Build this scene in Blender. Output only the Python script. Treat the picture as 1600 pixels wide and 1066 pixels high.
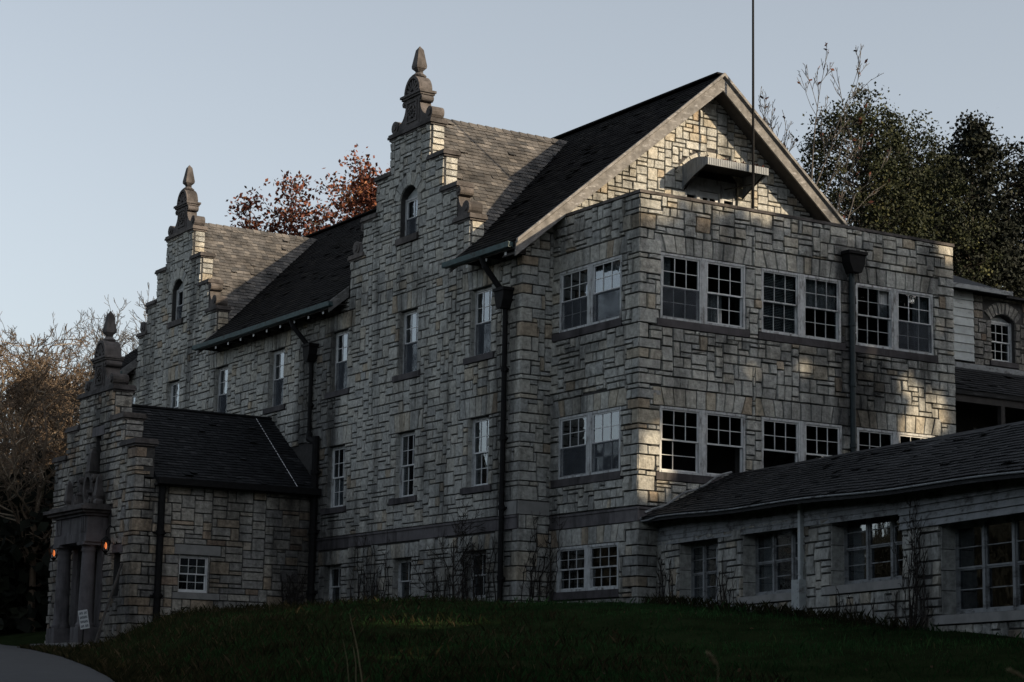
import bpy, math, random
import numpy as np
from mathutils import Vector, Matrix
for o in list(bpy.data.objects): bpy.data.objects.remove(o)
R = random.Random(11)
U = R.uniform
SC = bpy.context.scene
COL = SC.collection
rad = math.radians
# ------------------------------------------------------------------ camera
CAM = Vector((-29.101, -41.161, -2.494))
RM = ((0.84868011, 0.10610806, 0.5181536), (-0.52857142, 0.13528596, 0.83803936), (0.01882382, -0.98510852, 0.17090019))
FPX = 3266.39
cd = bpy.data.cameras.new("camera"); cam = bpy.data.objects.new("camera", cd); COL.objects.link(cam)
cd.sensor_width = 36; cd.lens = FPX / 1600 * 36; cd.clip_start = 0.2; cd.clip_end = 3000
cam.matrix_world = Matrix(((RM[0][0], -RM[0][1], -RM[0][2], CAM.x), (RM[1][0], -RM[1][1], -RM[1][2], CAM.y),
                           (RM[2][0], -RM[2][1], -RM[2][2], CAM.z), (0, 0, 0, 1)))
cd.dof.use_dof = True; cd.dof.focus_distance = 52; cd.dof.aperture_fstop = 5.6
SC.camera = cam
# ------------------------------------------------------------------ sky and sun
SUN_EL, SUN_AZ = rad(22), rad(35)            # azimuth from -y towards +x
S = Vector((math.cos(SUN_EL) * math.sin(SUN_AZ), -math.cos(SUN_EL) * math.cos(SUN_AZ), math.sin(SUN_EL)))
W = bpy.data.worlds.new("World"); SC.world = W; W.use_nodes = True
nt = W.node_tree; nt.nodes.clear()
out = nt.nodes.new("ShaderNodeOutputWorld"); bg = nt.nodes.new("ShaderNodeBackground")
sky = nt.nodes.new("ShaderNodeTexSky"); sky.sky_type = 'NISHITA'; sky.sun_disc = False
sky.sun_elevation = SUN_EL; sky.sun_rotation = math.atan2(S.x, S.y)
sky.air_density = 1.0; sky.dust_density = 3.0; sky.ozone_density = 1.5; sky.altitude = 200
hs = nt.nodes.new("ShaderNodeHueSaturation"); hs.inputs['Saturation'].default_value = 0.42; hs.inputs['Hue'].default_value = 0.492
nt.links.new(sky.outputs[0], hs.inputs['Color']); nt.links.new(hs.outputs[0], bg.inputs[0]); nt.links.new(bg.outputs[0], out.inputs[0])
bg.inputs[1].default_value = 0.132
sl = bpy.data.lights.new("sun", 'SUN'); sl.energy = 4.6; sl.angle = rad(0.5); sl.color = (1.0, 0.79, 0.54)
so = bpy.data.objects.new("sun", sl); COL.objects.link(so); so.rotation_euler = (-S).to_track_quat('-Z', 'Y').to_euler()
so.location = (30, -40, 60)
SC.view_settings.view_transform = 'Standard'; SC.view_settings.look = 'None'
SC.view_settings.exposure = 0.52; SC.view_settings.gamma = 1.0
SC.cycles.max_bounces = 6; SC.cycles.transparent_max_bounces = 12
SC.cycles.use_denoising = True

# ------------------------------------------------------------------ materials
def nd(t, typ, **k):
    n = t.nodes.new(typ)
    for a, b in k.items():
        if a.startswith('i_'): n.inputs[a[2:].replace('_', ' ')].default_value = b
        else: setattr(n, a, b)
    return n
def ramp(t, stops, fac):
    r = t.nodes.new("ShaderNodeValToRGB"); cr = r.color_ramp
    while len(cr.elements) < len(stops): cr.elements.new(0.5)
    for e, (p, c) in zip(cr.elements, stops): e.position = p; e.color = (c[0], c[1], c[2], 1) if len(c) == 3 else c
    t.links.new(fac, r.inputs[0]); return r
def mul(t, a, b, f=1.0):
    m = nd(t, "ShaderNodeMix", data_type='RGBA', blend_type='MULTIPLY'); m.inputs[0].default_value = f
    t.links.new(a, m.inputs[6]); t.links.new(b, m.inputs[7]); return m.outputs[2]
def noise(t, pos, scale, detail=4, rough=.6, vec=None):
    n = nd(t, "ShaderNodeTexNoise"); n.inputs['Scale'].default_value = scale; n.inputs['Detail'].default_value = detail
    n.inputs['Roughness'].default_value = rough
    if vec:
        m = nd(t, "ShaderNodeMapping"); m.inputs['Scale'].default_value = vec
        t.links.new(pos, m.inputs[0]); pos = m.outputs[0]
    t.links.new(pos, n.inputs['Vector']); return n.outputs[0]
MAT = {}
DARKENED = {'stone', 'stone_warm', 'course_stone'}
# stains and darker bands: x0, x1, y0, y1, z0, z1, strength (stained at pipes and sills; also darker under eaves, in corners, along the base)
STAINS_BANDS = [(6.0, 7.5, -.3, .1, 4.2, 9.9, .75), (6.9, 8.6, -.3, .1, 5.2, 7.0, .55), (.4, 3.4, -.3, .1, 6.0, 6.95, .35), (3.6, 6.5, -.3, .1, 6.0, 6.95, .45), (8.2, 9.8, -.3, .1, 6.1, 6.95, .45), (0, 10.4, -.3, .1, 9.1, 10.1, .22),
          (-.3, .1, .4, 3.9, 5.9, 7.0, .4), (-.3, .1, .5, 3.9, 9.0, 10.1, .35), (-.3, .1, .3, 3.9, -.5, .9, .35), (-.3, .1, 3.3, 3.9, -.5, 9, .25),
          (-1.3, -.8, 3.9, 5.4, -.5, 8.2, .4), (-1.3, -.8, 13.9, 17, -.5, 9, .6), (-1.3, -.8, 3.9, 16, -.6, 2.0, .36), (-1.3, -.8, 3.9, 33, 8.5, 9.8, .3), (-2.6, -.8, 15, 15.5, -1, 4, .75), (-6.9, -5.6, 15, 15.5, -1, 3.9, .35), (-7.2, -6.4, 15.4, 22.2, -1.2, 1.5, .35), (-7.2, -6.4, 17, 20.6, 3, 4.6, .6),
          (-6, .6, -21, -.1, -2, -.1, .32), (-6, .6, -21, -.1, 1.0, 1.5, .4), (10.9, 25, 5.5, 6.2, 8, 10.6, .35)]
def material(name, stops, rough=.85, nscale=6., lo=.7, hi=1.2, bump=.3, bscale=25., bdist=.02, streak=None, metal=0, spec=.3, patch=None):
    """procedural surface: a colour ramp over the piece's own tint, broken up by noise, with fine relief"""
    m = bpy.data.materials.new(name); m.use_nodes = True; t = m.node_tree
    p = t.nodes["Principled BSDF"]; p.inputs['Roughness'].default_value = rough; p.inputs['Metallic'].default_value = metal
    p.inputs['Specular IOR Level'].default_value = spec
    g = nd(t, "ShaderNodeNewGeometry").outputs['Position']
    at = nd(t, "ShaderNodeAttribute", attribute_name='tint')
    c = ramp(t, stops, at.outputs['Fac']).outputs[0]
    n1 = noise(t, g, nscale, 6)
    c = mul(t, c, ramp(t, [(.3, (lo,) * 3), (.7, (hi,) * 3)], n1).outputs[0])
    if name in DARKENED:      # stains and darker bands carried by the pieces themselves
        da = nd(t, "ShaderNodeAttribute", attribute_name='darkening'); nn = noise(t, g, 2.6, 5, .65, (1, 1, .3))
        ad = nd(t, "ShaderNodeMath", operation='MULTIPLY_ADD'); t.links.new(nn, ad.inputs[0]); ad.inputs[1].default_value = .9; ad.inputs[2].default_value = -.45
        a2 = nd(t, "ShaderNodeMath", operation='ADD'); t.links.new(da.outputs['Fac'], a2.inputs[0]); t.links.new(ad.outputs[0], a2.inputs[1])
        c = mul(t, c, ramp(t, [(.12, (1, 1, 1)), (.75, (.16, .16, .17))], a2.outputs[0]).outputs[0])
    if streak:
        n2 = noise(t, g, streak[0], 4, .65, (1, 1, streak[1]))
        c = mul(t, c, ramp(t, [(streak[2], (streak[4],) * 3), (streak[3], (1, 1, 1))], n2).outputs[0])
    if patch:      # (scale, p0, p1, colour): worn patches
        n3 = noise(t, g, patch[0], 6, .7, patch[4] if len(patch) > 4 else None)
        mx = nd(t, "ShaderNodeMix", data_type='RGBA'); r = ramp(t, [(patch[1], (0, 0, 0)), (patch[2], (1, 1, 1))], n3)
        t.links.new(r.outputs[0], mx.inputs[0]); t.links.new(c, mx.inputs[6]); mx.inputs[7].default_value = (*patch[3], 1); c = mx.outputs[2]
    t.links.new(c, p.inputs['Base Color'])
    if bump:
        b = nd(t, "ShaderNodeBump"); b.inputs['Strength'].default_value = bump; b.inputs['Distance'].default_value = bdist
        t.links.new(noise(t, g, bscale, 8, .65), b.inputs['Height']); t.links.new(b.outputs[0], p.inputs['Normal'])
    MAT[name] = m; return m
g3 = lambda v, a=1., b=1., c=1.: (v * a, v * b, v * c)
STONE = [(0, (.30, .308, .298)), (.2, (.375, .382, .362)), (.45, (.43, .432, .402)), (.62, (.43, .418, .37)), (.85, (.41, .37, .295)), (.95, (.36, .295, .22)), (1, (.27, .22, .175))]
material('stone', STONE, .9, 9, .62, 1.28, .9, 16, .04, streak=(1.0, .14, .36, .54, .38))
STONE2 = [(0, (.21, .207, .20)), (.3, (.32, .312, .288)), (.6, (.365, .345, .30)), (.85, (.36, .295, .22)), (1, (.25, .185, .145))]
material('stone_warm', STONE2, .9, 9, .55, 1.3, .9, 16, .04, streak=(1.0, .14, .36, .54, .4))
material('mortar', [(0, (.05, .049, .048)), (1, (.05, .049, .048))], .95, 8, .7, 1.2, .5, 30, .02)
material('carved_stone', [(0, (.066, .061, .062)), (.5, (.09, .082, .08)), (1, (.12, .106, .098))], .85, 4, .6, 1.25, .5, 20, .02, streak=(1.4, .3, .38, .52, .45))
material('course_stone', [(0, (.095, .09, .096)), (1, (.135, .127, .133))], .85, 3, .7, 1.2, .35, 24, .015, streak=(2, .2, .38, .5, .5))
material('grey_slab', [(0, (.22, .22, .215)), (1, (.26, .26, .25))], .85, 3, .75, 1.1, .3, 24, .01)
material('old_paint', [(0, (.40, .42, .43)), (1, (.56, .58, .59))], .6, 9, .75, 1.1, .25, 60, .006, patch=(7, .50, .66, (.13, .125, .12), (1, 1, .3)))
material('white_frame', [(0, (.56, .58, .59)), (1, (.68, .695, .70))], .5, 5, .8, 1.08, .12, 60, .004, patch=(5, .62, .75, (.22, .21, .2), (1, 1, .5)))
material('old_wood', [(0, (.13, .128, .126)), (1, (.20, .195, .188))], .85, 4, .5, 1.3, .5, 45, .01, patch=(4.5, .56, .70, (.36, .36, .365), (1, 3, 3)))
material('dark_wood', [(0, (.035, .033, .032)), (1, (.055, .05, .047))], .9, 6, .7, 1.2, .3, 40, .01)
material('door_wood', [(0, (.06, .05, .046)), (1, (.08, .07, .06))], .75, 6, .7, 1.2, .2, 40, .01)
material('litter', [(0, (.03, .018, .01)), (1, (.10, .06, .03))], .9, 5, .7, 1.2, 0)
material('roof_dark', [(0, (.008, .0075, .008)), (.7, (.015, .0145, .0145)), (1, (.026, .024, .022))], .92, 7, .6, 1.3, .4, 50, .01, spec=.04, patch=(.9, .6, .75, (.016, .019, .012)))
material('roof_grey', [(0, (.05, .051, .053)), (.5, (.088, .085, .083)), (1, (.15, .14, .13))], .92, 1.6, .45, 1.35, .4, 50, .012, spec=.15)
material('roof_slate', [(0, (.007, .0075, .0085)), (.7, (.014, .015, .017)), (1, (.03, .03, .032))], .75, 6, .6, 1.3, .3, 50, .01, spec=.2, patch=(1.3, .6, .74, (.07, .074, .078), (.5, .5, 3)))
material('copper', [(0, (.045, .085, .095)), (1, (.06, .11, .12))], .55, 6, .5, 1.2, .15, 40, .005, metal=.2, spec=.4, patch=(2.2, .56, .66, (.03, .03, .032)))
material('pipe_blue', [(0, (.016, .026, .03)), (1, (.024, .038, .043))], .55, 6, .6, 1.3, .15, 40, .005, spec=.35)
material('iron', [(0, (.007, .007, .0075)), (1, (.012, .012, .0125))], .75, 8, .7, 1.3, .2, 40, .005, spec=.12)
material('sill_stone', [(0, (.05, .046, .05)), (1, (.085, .078, .082))], .85, 3, .6, 1.25, .35, 24, .015, streak=(2, .2, .38, .5, .5))
material('awning_metal', [(0, (.17, .195, .22)), (1, (.24, .265, .29))], .55, 5, .75, 1.1, .1, 40, .004)
material('siding', [(0, (.33, .36, .365)), (1, (.42, .455, .46))], .65, 4, .75, 1.1, .2, 40, .005, patch=(3, .58, .7, (.14, .135, .13), (1, 1, 2)))
material('annex_siding', [(0, (.20, .215, .225)), (1, (.28, .295, .305))], .75, 4, .7, 1.1, .25, 40, .006, patch=(3, .50, .66, (.05, .05, .05), (1, 1, 2)))
material('curtain', [(0, (.45, .46, .46)), (1, (.6, .61, .6))], .9, 12, .8, 1.1, .2, 30, .01)
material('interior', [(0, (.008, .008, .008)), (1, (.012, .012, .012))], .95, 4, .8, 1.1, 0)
material('asphalt', [(0, (.030, .0315, .035)), (1, (.038, .038, .04))], .85, 3, .7, 1.2, .6, 60, .01, patch=(.7, .55, .7, (.05, .05, .053), (1, .2, 1)))
material('soil', [(0, (.012, .018, .008)), (1, (.016, .022, .009))], 1, 1.2, .6, 1.4, .5, 12, .05, spec=0)
material('grass', [(0, (.013, .032, .012)), (.6, (.026, .064, .022)), (.88, (.04, .078, .026)), (1, (.075, .075, .032))], 1, .35, .5, 1.5, 0, spec=0)
material('dry_grass', [(0, (.014, .018, .008)), (.6, (.03, .027, .014)), (1, (.075, .058, .034))], 1, .6, .6, 1.4, 0, spec=0)
material('straw', [(0, (.22, .19, .11)), (1, (.38, .32, .19))], .8, 6, .8, 1.2, 0)
material('bark_dark', [(0, (.035, .03, .027)), (1, (.06, .053, .046))], .9, 5, .6, 1.3, .4, 20, .02)
material('bark_tan', [(0, (.055, .04, .028)), (.6, (.11, .08, .055)), (.93, (.17, .125, .085)), (1, (.30, .25, .185))], .9, 2, .6, 1.3, .3, 20, .02)  # palest stop carries sunlight on the boughs as bark colour
material('bark_grey', [(0, (.045, .041, .038)), (1, (.095, .088, .08))], .9, 3, .6, 1.3, .3, 20, .02)
material('leaf_red', [(0, (.035, .014, .012)), (.4, (.085, .026, .017)), (.75, (.16, .055, .026)), (1, (.22, .095, .04))], .7, 1.2, .7, 1.3, 0, spec=.2)
material('leaf_green', [(0, (.007, .010, .0045)), (.6, (.019, .024, .008)), (1, (.055, .055, .016))], .75, 1.0, .6, 1.4, 0, spec=.2)
material('leaf_dark', [(0, (.004, .006, .0035)), (.7, (.009, .012, .006)), (1, (.02, .022, .009))], .75, 1.0, .6, 1.4, 0, spec=.2)
material('leaf_belt', [(0, (.008, .009, .008)), (1, (.02, .02, .018))], .9, 1.0, .6, 1.4, 0, spec=0)
material('vine_stem', [(0, (.016, .014, .013)), (1, (.035, .03, .026))], .95, 8, .7, 1.3, 0)
material('sign_white', [(0, (.5, .53, .54)), (1, (.5, .53, .54))], .6, 8, .85, 1.08, 0)
material('sign_ink', [(0, (.03, .04, .06)), (1, (.03, .04, .06))], .7, 8, .9, 1.05, 0)
def glass(name, tr, fac):
    m = bpy.data.materials.new(name); m.use_nodes = True; t = m.node_tree; t.nodes.clear()
    o = nd(t, "ShaderNodeOutputMaterial"); a = nd(t, "ShaderNodeBsdfTransparent"); a.inputs[0].default_value = (*tr, 1)
    g = nd(t, "ShaderNodeBsdfGlossy"); g.inputs['Roughness'].default_value = .03; g.inputs[0].default_value = (.85, .9, .95, 1)
    lw = nd(t, "ShaderNodeLayerWeight"); lw.inputs[0].default_value = .5
    pw = nd(t, "ShaderNodeMath", operation='POWER'); t.links.new(lw.outputs['Facing'], pw.inputs[0]); pw.inputs[1].default_value = 4.
    f = nd(t, "ShaderNodeMath", operation='MULTIPLY_ADD'); t.links.new(pw.outputs[0], f.inputs[0]); f.inputs[1].default_value = .9; f.inputs[2].default_value = fac; x = nd(t, "ShaderNodeMixShader")
    b = nd(t, "ShaderNodeBump"); b.inputs['Strength'].default_value = .12; b.inputs['Distance'].default_value = .02
    gp = nd(t, "ShaderNodeNewGeometry").outputs['Position']
    t.links.new(noise(t, gp, 2.2, 2), b.inputs['Height']); t.links.new(b.outputs[0], g.inputs['Normal'])
    t.links.new(f.outputs[0], x.inputs[0]); t.links.new(a.outputs[0], x.inputs[1]); t.links.new(g.outputs[0], x.inputs[2])
    t.links.new(x.outputs[0], o.inputs[0]); MAT[name] = m
glass('glass', (.6, .63, .65), .12)
m = bpy.data.materials.new('fly_screen'); m.use_nodes = True; t = m.node_tree; t.nodes.clear(); MAT['fly_screen'] = m
o = nd(t, "ShaderNodeOutputMaterial"); a = nd(t, "ShaderNodeBsdfTransparent"); b = nd(t, "ShaderNodeBsdfDiffuse"); x = nd(t, "ShaderNodeMixShader"); b.inputs[0].default_value = (.075, .085, .10, 1)
gp = nd(t, "ShaderNodeNewGeometry").outputs['Position']; r = ramp(t, [(.3, (.2,) * 3), (.7, (.5,) * 3)], noise(t, gp, 2.5, 4)); t.links.new(r.outputs[0], x.inputs[0])
t.links.new(a.outputs[0], x.inputs[1]); t.links.new(b.outputs[0], x.inputs[2]); t.links.new(x.outputs[0], o.inputs[0])
m = bpy.data.materials.new('lamp_glow'); m.use_nodes = True; p = m.node_tree.nodes["Principled BSDF"]
p.inputs['Base Color'].default_value = (.8, .2, .06, 1); p.inputs['Emission Color'].default_value = (1, .26, .07, 1); p.inputs['Emission Strength'].default_value = .55
MAT['lamp_glow'] = m

# ------------------------------------------------------------------ mesh helpers
Z = Vector((0, 0, 1))
class Fr:
    """a wall's own frame: a along it, b up, c out of it"""
    def __init__(s, O, u, n): s.O = Vector(O); s.u = Vector(u).normalized(); s.n = Vector(n).normalized()
    def __call__(s, a, b, c=0.): return s.O + s.u * a + Z * b + s.n * c
class MB:
    def __init__(s): s.v = []; s.f = []; s.t = []
    def add(s, vs, fs, tint=.5):
        k = len(s.v); s.v.extend(tuple(v) for v in vs); s.t.extend([tint] * len(vs)); s.f.extend(tuple(i + k for i in f) for f in fs); return s
    def poly(s, pts, tint=.5): return s.add(pts, [tuple(range(len(pts)))], tint)
    def hexa(s, p, tint=.5): return s.add(p, [(0, 3, 2, 1), (4, 5, 6, 7), (0, 1, 5, 4), (1, 2, 6, 5), (2, 3, 7, 6), (3, 0, 4, 7)], tint)
    def box(s, fr, a0, a1, b0, b1, c0, c1, tint=.5):
        return s.hexa([fr(a0, b0, c0), fr(a1, b0, c0), fr(a1, b0, c1), fr(a0, b0, c1), fr(a0, b1, c0), fr(a1, b1, c0), fr(a1, b1, c1), fr(a0, b1, c1)], tint)
    def bar(s, p, q, w, h, side, tint=.5):
        p = Vector(p); q = Vector(q); d = (q - p).normalized(); x = Vector(side); x = (x - d * x.dot(d)).normalized(); y = d.cross(x)
        x = x * (w / 2); y = y * (h / 2)
        return s.hexa([p - x - y, p + x - y, p + x + y, p - x + y, q - x - y, q + x - y, q + x + y, q - x + y], tint)
    def tube(s, pts, rs, n=6, tint=.5, cap=True):
        pts = [Vector(p) for p in pts]; k = len(s.v); m = len(pts)
        for i, p in enumerate(pts):
            d = (pts[min(i + 1, m - 1)] - pts[max(i - 1, 0)]).normalized()
            x = d.cross(Vector((.13, .31, .94)) if abs(d.z) < .93 else Vector((1, 0, 0))).normalized(); y = d.cross(x); r = rs[i] if not isinstance(rs, (int, float)) else rs
            for j in range(n):
                a = 2 * math.pi * j / n; w = p + x * (r * math.cos(a)) + y * (r * math.sin(a)); s.v.append((w.x, w.y, w.z)); s.t.append(tint)
        for i in range(m - 1):
            for j in range(n): s.f.append((k + i * n + j, k + i * n + (j + 1) % n, k + (i + 1) * n + (j + 1) % n, k + (i + 1) * n + j))
        if cap and n > 3: s.f.append(tuple(k + j for j in range(n))); s.f.append(tuple(k + (m - 1) * n + j for j in range(n)))
        return s
    def lathe(s, O, prof, n=16, rot=0., tint=.5):
        k = len(s.v); O = Vector(O)
        for r, z in prof:
            for j in range(n):
                a = rot + 2 * math.pi * j / n; s.v.append((O.x + r * math.cos(a), O.y + r * math.sin(a), O.z + z)); s.t.append(tint)
        for i in range(len(prof) - 1):
            for j in range(n): s.f.append((k + i * n + j, k + i * n + (j + 1) % n, k + (i + 1) * n + (j + 1) % n, k + (i + 1) * n + j))
        s.f.append(tuple(k + j for j in range(n))); s.f.append(tuple(k + (len(prof) - 1) * n + j for j in range(n))); return s
    def prism(s, fr, poly, c0, c1, tint=.5):
        k = len(s.v); n = len(poly)
        for c in (c0, c1):
            for a, b in poly: w = fr(a, b, c); s.v.append(tuple(w)); s.t.append(tint)
        s.f.append(tuple(k + i for i in range(n))); s.f.append(tuple(k + n + i for i in range(n)))
        for i in range(n): s.f.append((k + i, k + (i + 1) % n, k + n + (i + 1) % n, k + n + i))
        return s
    def mesh(s, name, mat, smooth=False):
        me = bpy.data.meshes.new(name); me.from_pydata(s.v, [], s.f)
        at = me.attributes.new('tint', 'FLOAT', 'POINT'); at.data.foreach_set('value', np.array(s.t, dtype=np.float32))
        me.materials.append(MAT[mat])
        if mat in DARKENED and s.v:
            P = np.array(s.v); d = np.zeros(len(P))
            for x0, x1, y0, y1, z0, z1, k in STAINS_BANDS:
                f = np.ones(len(P)) * k
                for ax, (lo, hi, so_) in enumerate(((x0, x1, .35), (y0, y1, .35), (z0, z1, .6))):
                    f *= np.clip(np.minimum(P[:, ax] - lo, hi - P[:, ax]) / min(so_, (hi - lo) / 2) + .15, 0, 1)
                d = np.maximum(d, f)
            me.attributes.new('darkening', 'FLOAT', 'POINT').data.foreach_set('value', d.astype(np.float32))
        if smooth: me.polygons.foreach_set('use_smooth', [True] * len(me.polygons))
        return me
    def build(s, name, mat, parent=None, smooth=False, kind=None):
        o = bpy.data.objects.new(name, s.mesh(name, mat, smooth)); COL.objects.link(o)
        if parent is not None: attach(o, parent)
        if kind: o['kind'] = kind
        return o
def attach(o, parent):
    o.parent = parent
    if parent.parent is None and parent.type == 'EMPTY': o.matrix_parent_inverse = Matrix.Translation(-parent.location)
def tag(o, label, cat, group=None, kind=None):
    o['label'] = label; o['category'] = cat
    if group: o['group'] = group
    if kind: o['kind'] = kind
    return o
def thing(name, label, cat, loc, group=None):
    e = bpy.data.objects.new(name, None); COL.objects.link(e); e.location = loc; e.empty_display_size = .3
    return tag(e, label, cat, group)
RMm = np.array(RM); CAMn = np.array(CAM)
def proj(P):
    v = RMm.T @ (np.asarray(P, float) - CAMn); return 800 + FPX * v[0] / v[2], 533 + FPX * v[1] / v[2], v[2]
def at(px, py, depth):
    return CAM + Vector(RMm @ np.array([(px - 800) / FPX, (py - 533) / FPX, 1.])) * depth

# ------------------------------------------------------------------ ground
def interp(x, pts):
    if x <= pts[0][0]: return pts[0][1]
    for (a, b), (c, d) in zip(pts, pts[1:]):
        if x <= c: return b + (d - b) * (x - a) / (c - a)
    return pts[-1][1]
XE = [(-70, -33), (-45, -27.5), (-28, -22.5), (-18, -19.3), (-7, -15.5), (0, -13.2), (8, -10.9), (16, -9.0), (26, -8.0), (70, -8.0)]
ZD = [(-70, -4.4), (-45, -3.7), (-28, -2.95), (-10, -2.3), (0, -1.95), (14, -1.35), (24, -.95), (70, -.4)]
def smooth(t): t = max(0., min(1., t)); return t * t * (3 - 2 * t)
def ground(x, y):
    fwd = .518 * (x - CAM.x) + .838 * (y - CAM.y)
    l = -4.1 + .082 * fwd
    l = .05 - math.log1p(math.exp(min(40, (.05 - l) * 6))) / 6 if l > -2.5 else l
    l += .05 * math.sin(x * .7 + 1) * math.cos(y * .55) + .03 * math.sin(x * 1.9 + y * 1.3)
    l -= .5 * smooth((-2.5 - x) / 7)
    d = interp(y, ZD); xe = interp(y, XE); w = 3.4 + 5 * smooth((y - 12) / 5)
    return d + smooth((x - xe) / w) * (l - d)
def axis(lo, hi, st, far): 
    a = list(np.arange(lo, hi + .01, st)); e = st; p = hi; q = lo; A = []; B = []
    while p < far: e *= 1.35; p += e; q -= e; A.append(p); B.insert(0, q)
    return B + a + A
gx = axis(-46, 34, 1.0, 900); gy = axis(-46, 46, 1.0, 900)
mb = MB(); nx = len(gx)
for y in gy:
    for x in gx: mb.v.append((x, y, ground(x, y))); mb.t.append(.5)
for j in range(len(gy) - 1):
    for i in range(nx - 1): k = j * nx + i; mb.f.append((k, k + 1, k + nx + 1, k + nx))
gr = mb.build('ground', 'soil', smooth=True); gr['kind'] = 'structure'
mb = MB(); ys = list(np.arange(-60, 34, 1.0))
for y in ys:
    xe = interp(y, XE)
    for k in range(9):
        x = xe + .25 + .12 * math.sin(y * 1.7) - k * .9; mb.v.append((x, y, ground(min(x, xe), y) + .02)); mb.t.append(.5)
for j in range(len(ys) - 1):
    for k in range(8): i = j * 9 + k; mb.f.append((i, i + 1, i + 10, i + 9))
dr = mb.build('driveway', 'asphalt', smooth=True); dr['kind'] = 'structure'

# ------------------------------------------------------------------ stonework
def stone4(mb, fr, P, rough=.03, base=.012, tint=.5, gap=.008):
    """one rock-faced stone: P = four (a,b) corners anticlockwise; rim set back behind an uneven face"""
    (a0, b0), (a1, b1), (a2, b2), (a3, b3) = P
    w = (math.hypot(a1 - a0, b1 - b0) + math.hypot(a2 - a3, b2 - b3)) / 2; h = (math.hypot(a3 - a0, b3 - b0) + math.hypot(a2 - a1, b2 - b1)) / 2
    nx = max(2, min(4, round(w / .14))); ny = max(2, min(3, round(h / .12)))
    gw = min(.3, gap / w); gh = min(.3, gap / h); iw = min(.28, (gap + .014) / w); ih = min(.28, (gap + .014) / h)
    us = [gw, iw] + [iw + (1 - 2 * iw) * i / (nx - 1) for i in range(1, nx - 1)] + [1 - iw, 1 - gw]
    vs = [gh, ih] + [ih + (1 - 2 * ih) * i / (ny - 1) for i in range(1, ny - 1)] + [1 - ih, 1 - gh]
    lift = base + U(0, rough * .7); tx = U(-1, 1) * rough * .5; ty = U(-1, 1) * rough * .5
    k = len(mb.v); nu = len(us)
    for j, v in enumerate(vs):
        for i, u in enumerate(us):
            rim = i in (0, nu - 1) or j in (0, len(vs) - 1)
            ju = 0 if rim else U(-.02, .02); u_ = u + ju
            a = (a0 * (1 - u_) + a1 * u_) * (1 - v) + (a3 * (1 - u_) + a2 * u_) * v
            b = (b0 * (1 - u_) + b1 * u_) * (1 - v) + (b3 * (1 - u_) + b2 * u_) * v
            if rim: a += U(-.004, .004); b += U(-.005, .005); c = -.012
            else: c = lift + tx * (u - .5) + ty * (v - .5) + U(0, rough * .8) + rough * .5 * (1 - abs(2 * u - 1) ** 3) * (1 - abs(2 * v - 1) ** 3)
            p = fr(a, b, c); mb.v.append((p.x, p.y, p.z)); mb.t.append(tint)
    for j in range(len(vs) - 1):
        for i in range(nu - 1): q = k + j * nu + i; mb.f.append((q, q + 1, q + nu + 1, q + nu))
def tint_pick(warm=.25):
    r = R.random()
    return U(.6, .96) ** (1.3 if R.random() < .7 else .8) if r < warm else (U(0, .15) if r < warm + .08 else U(.15, .6))
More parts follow.
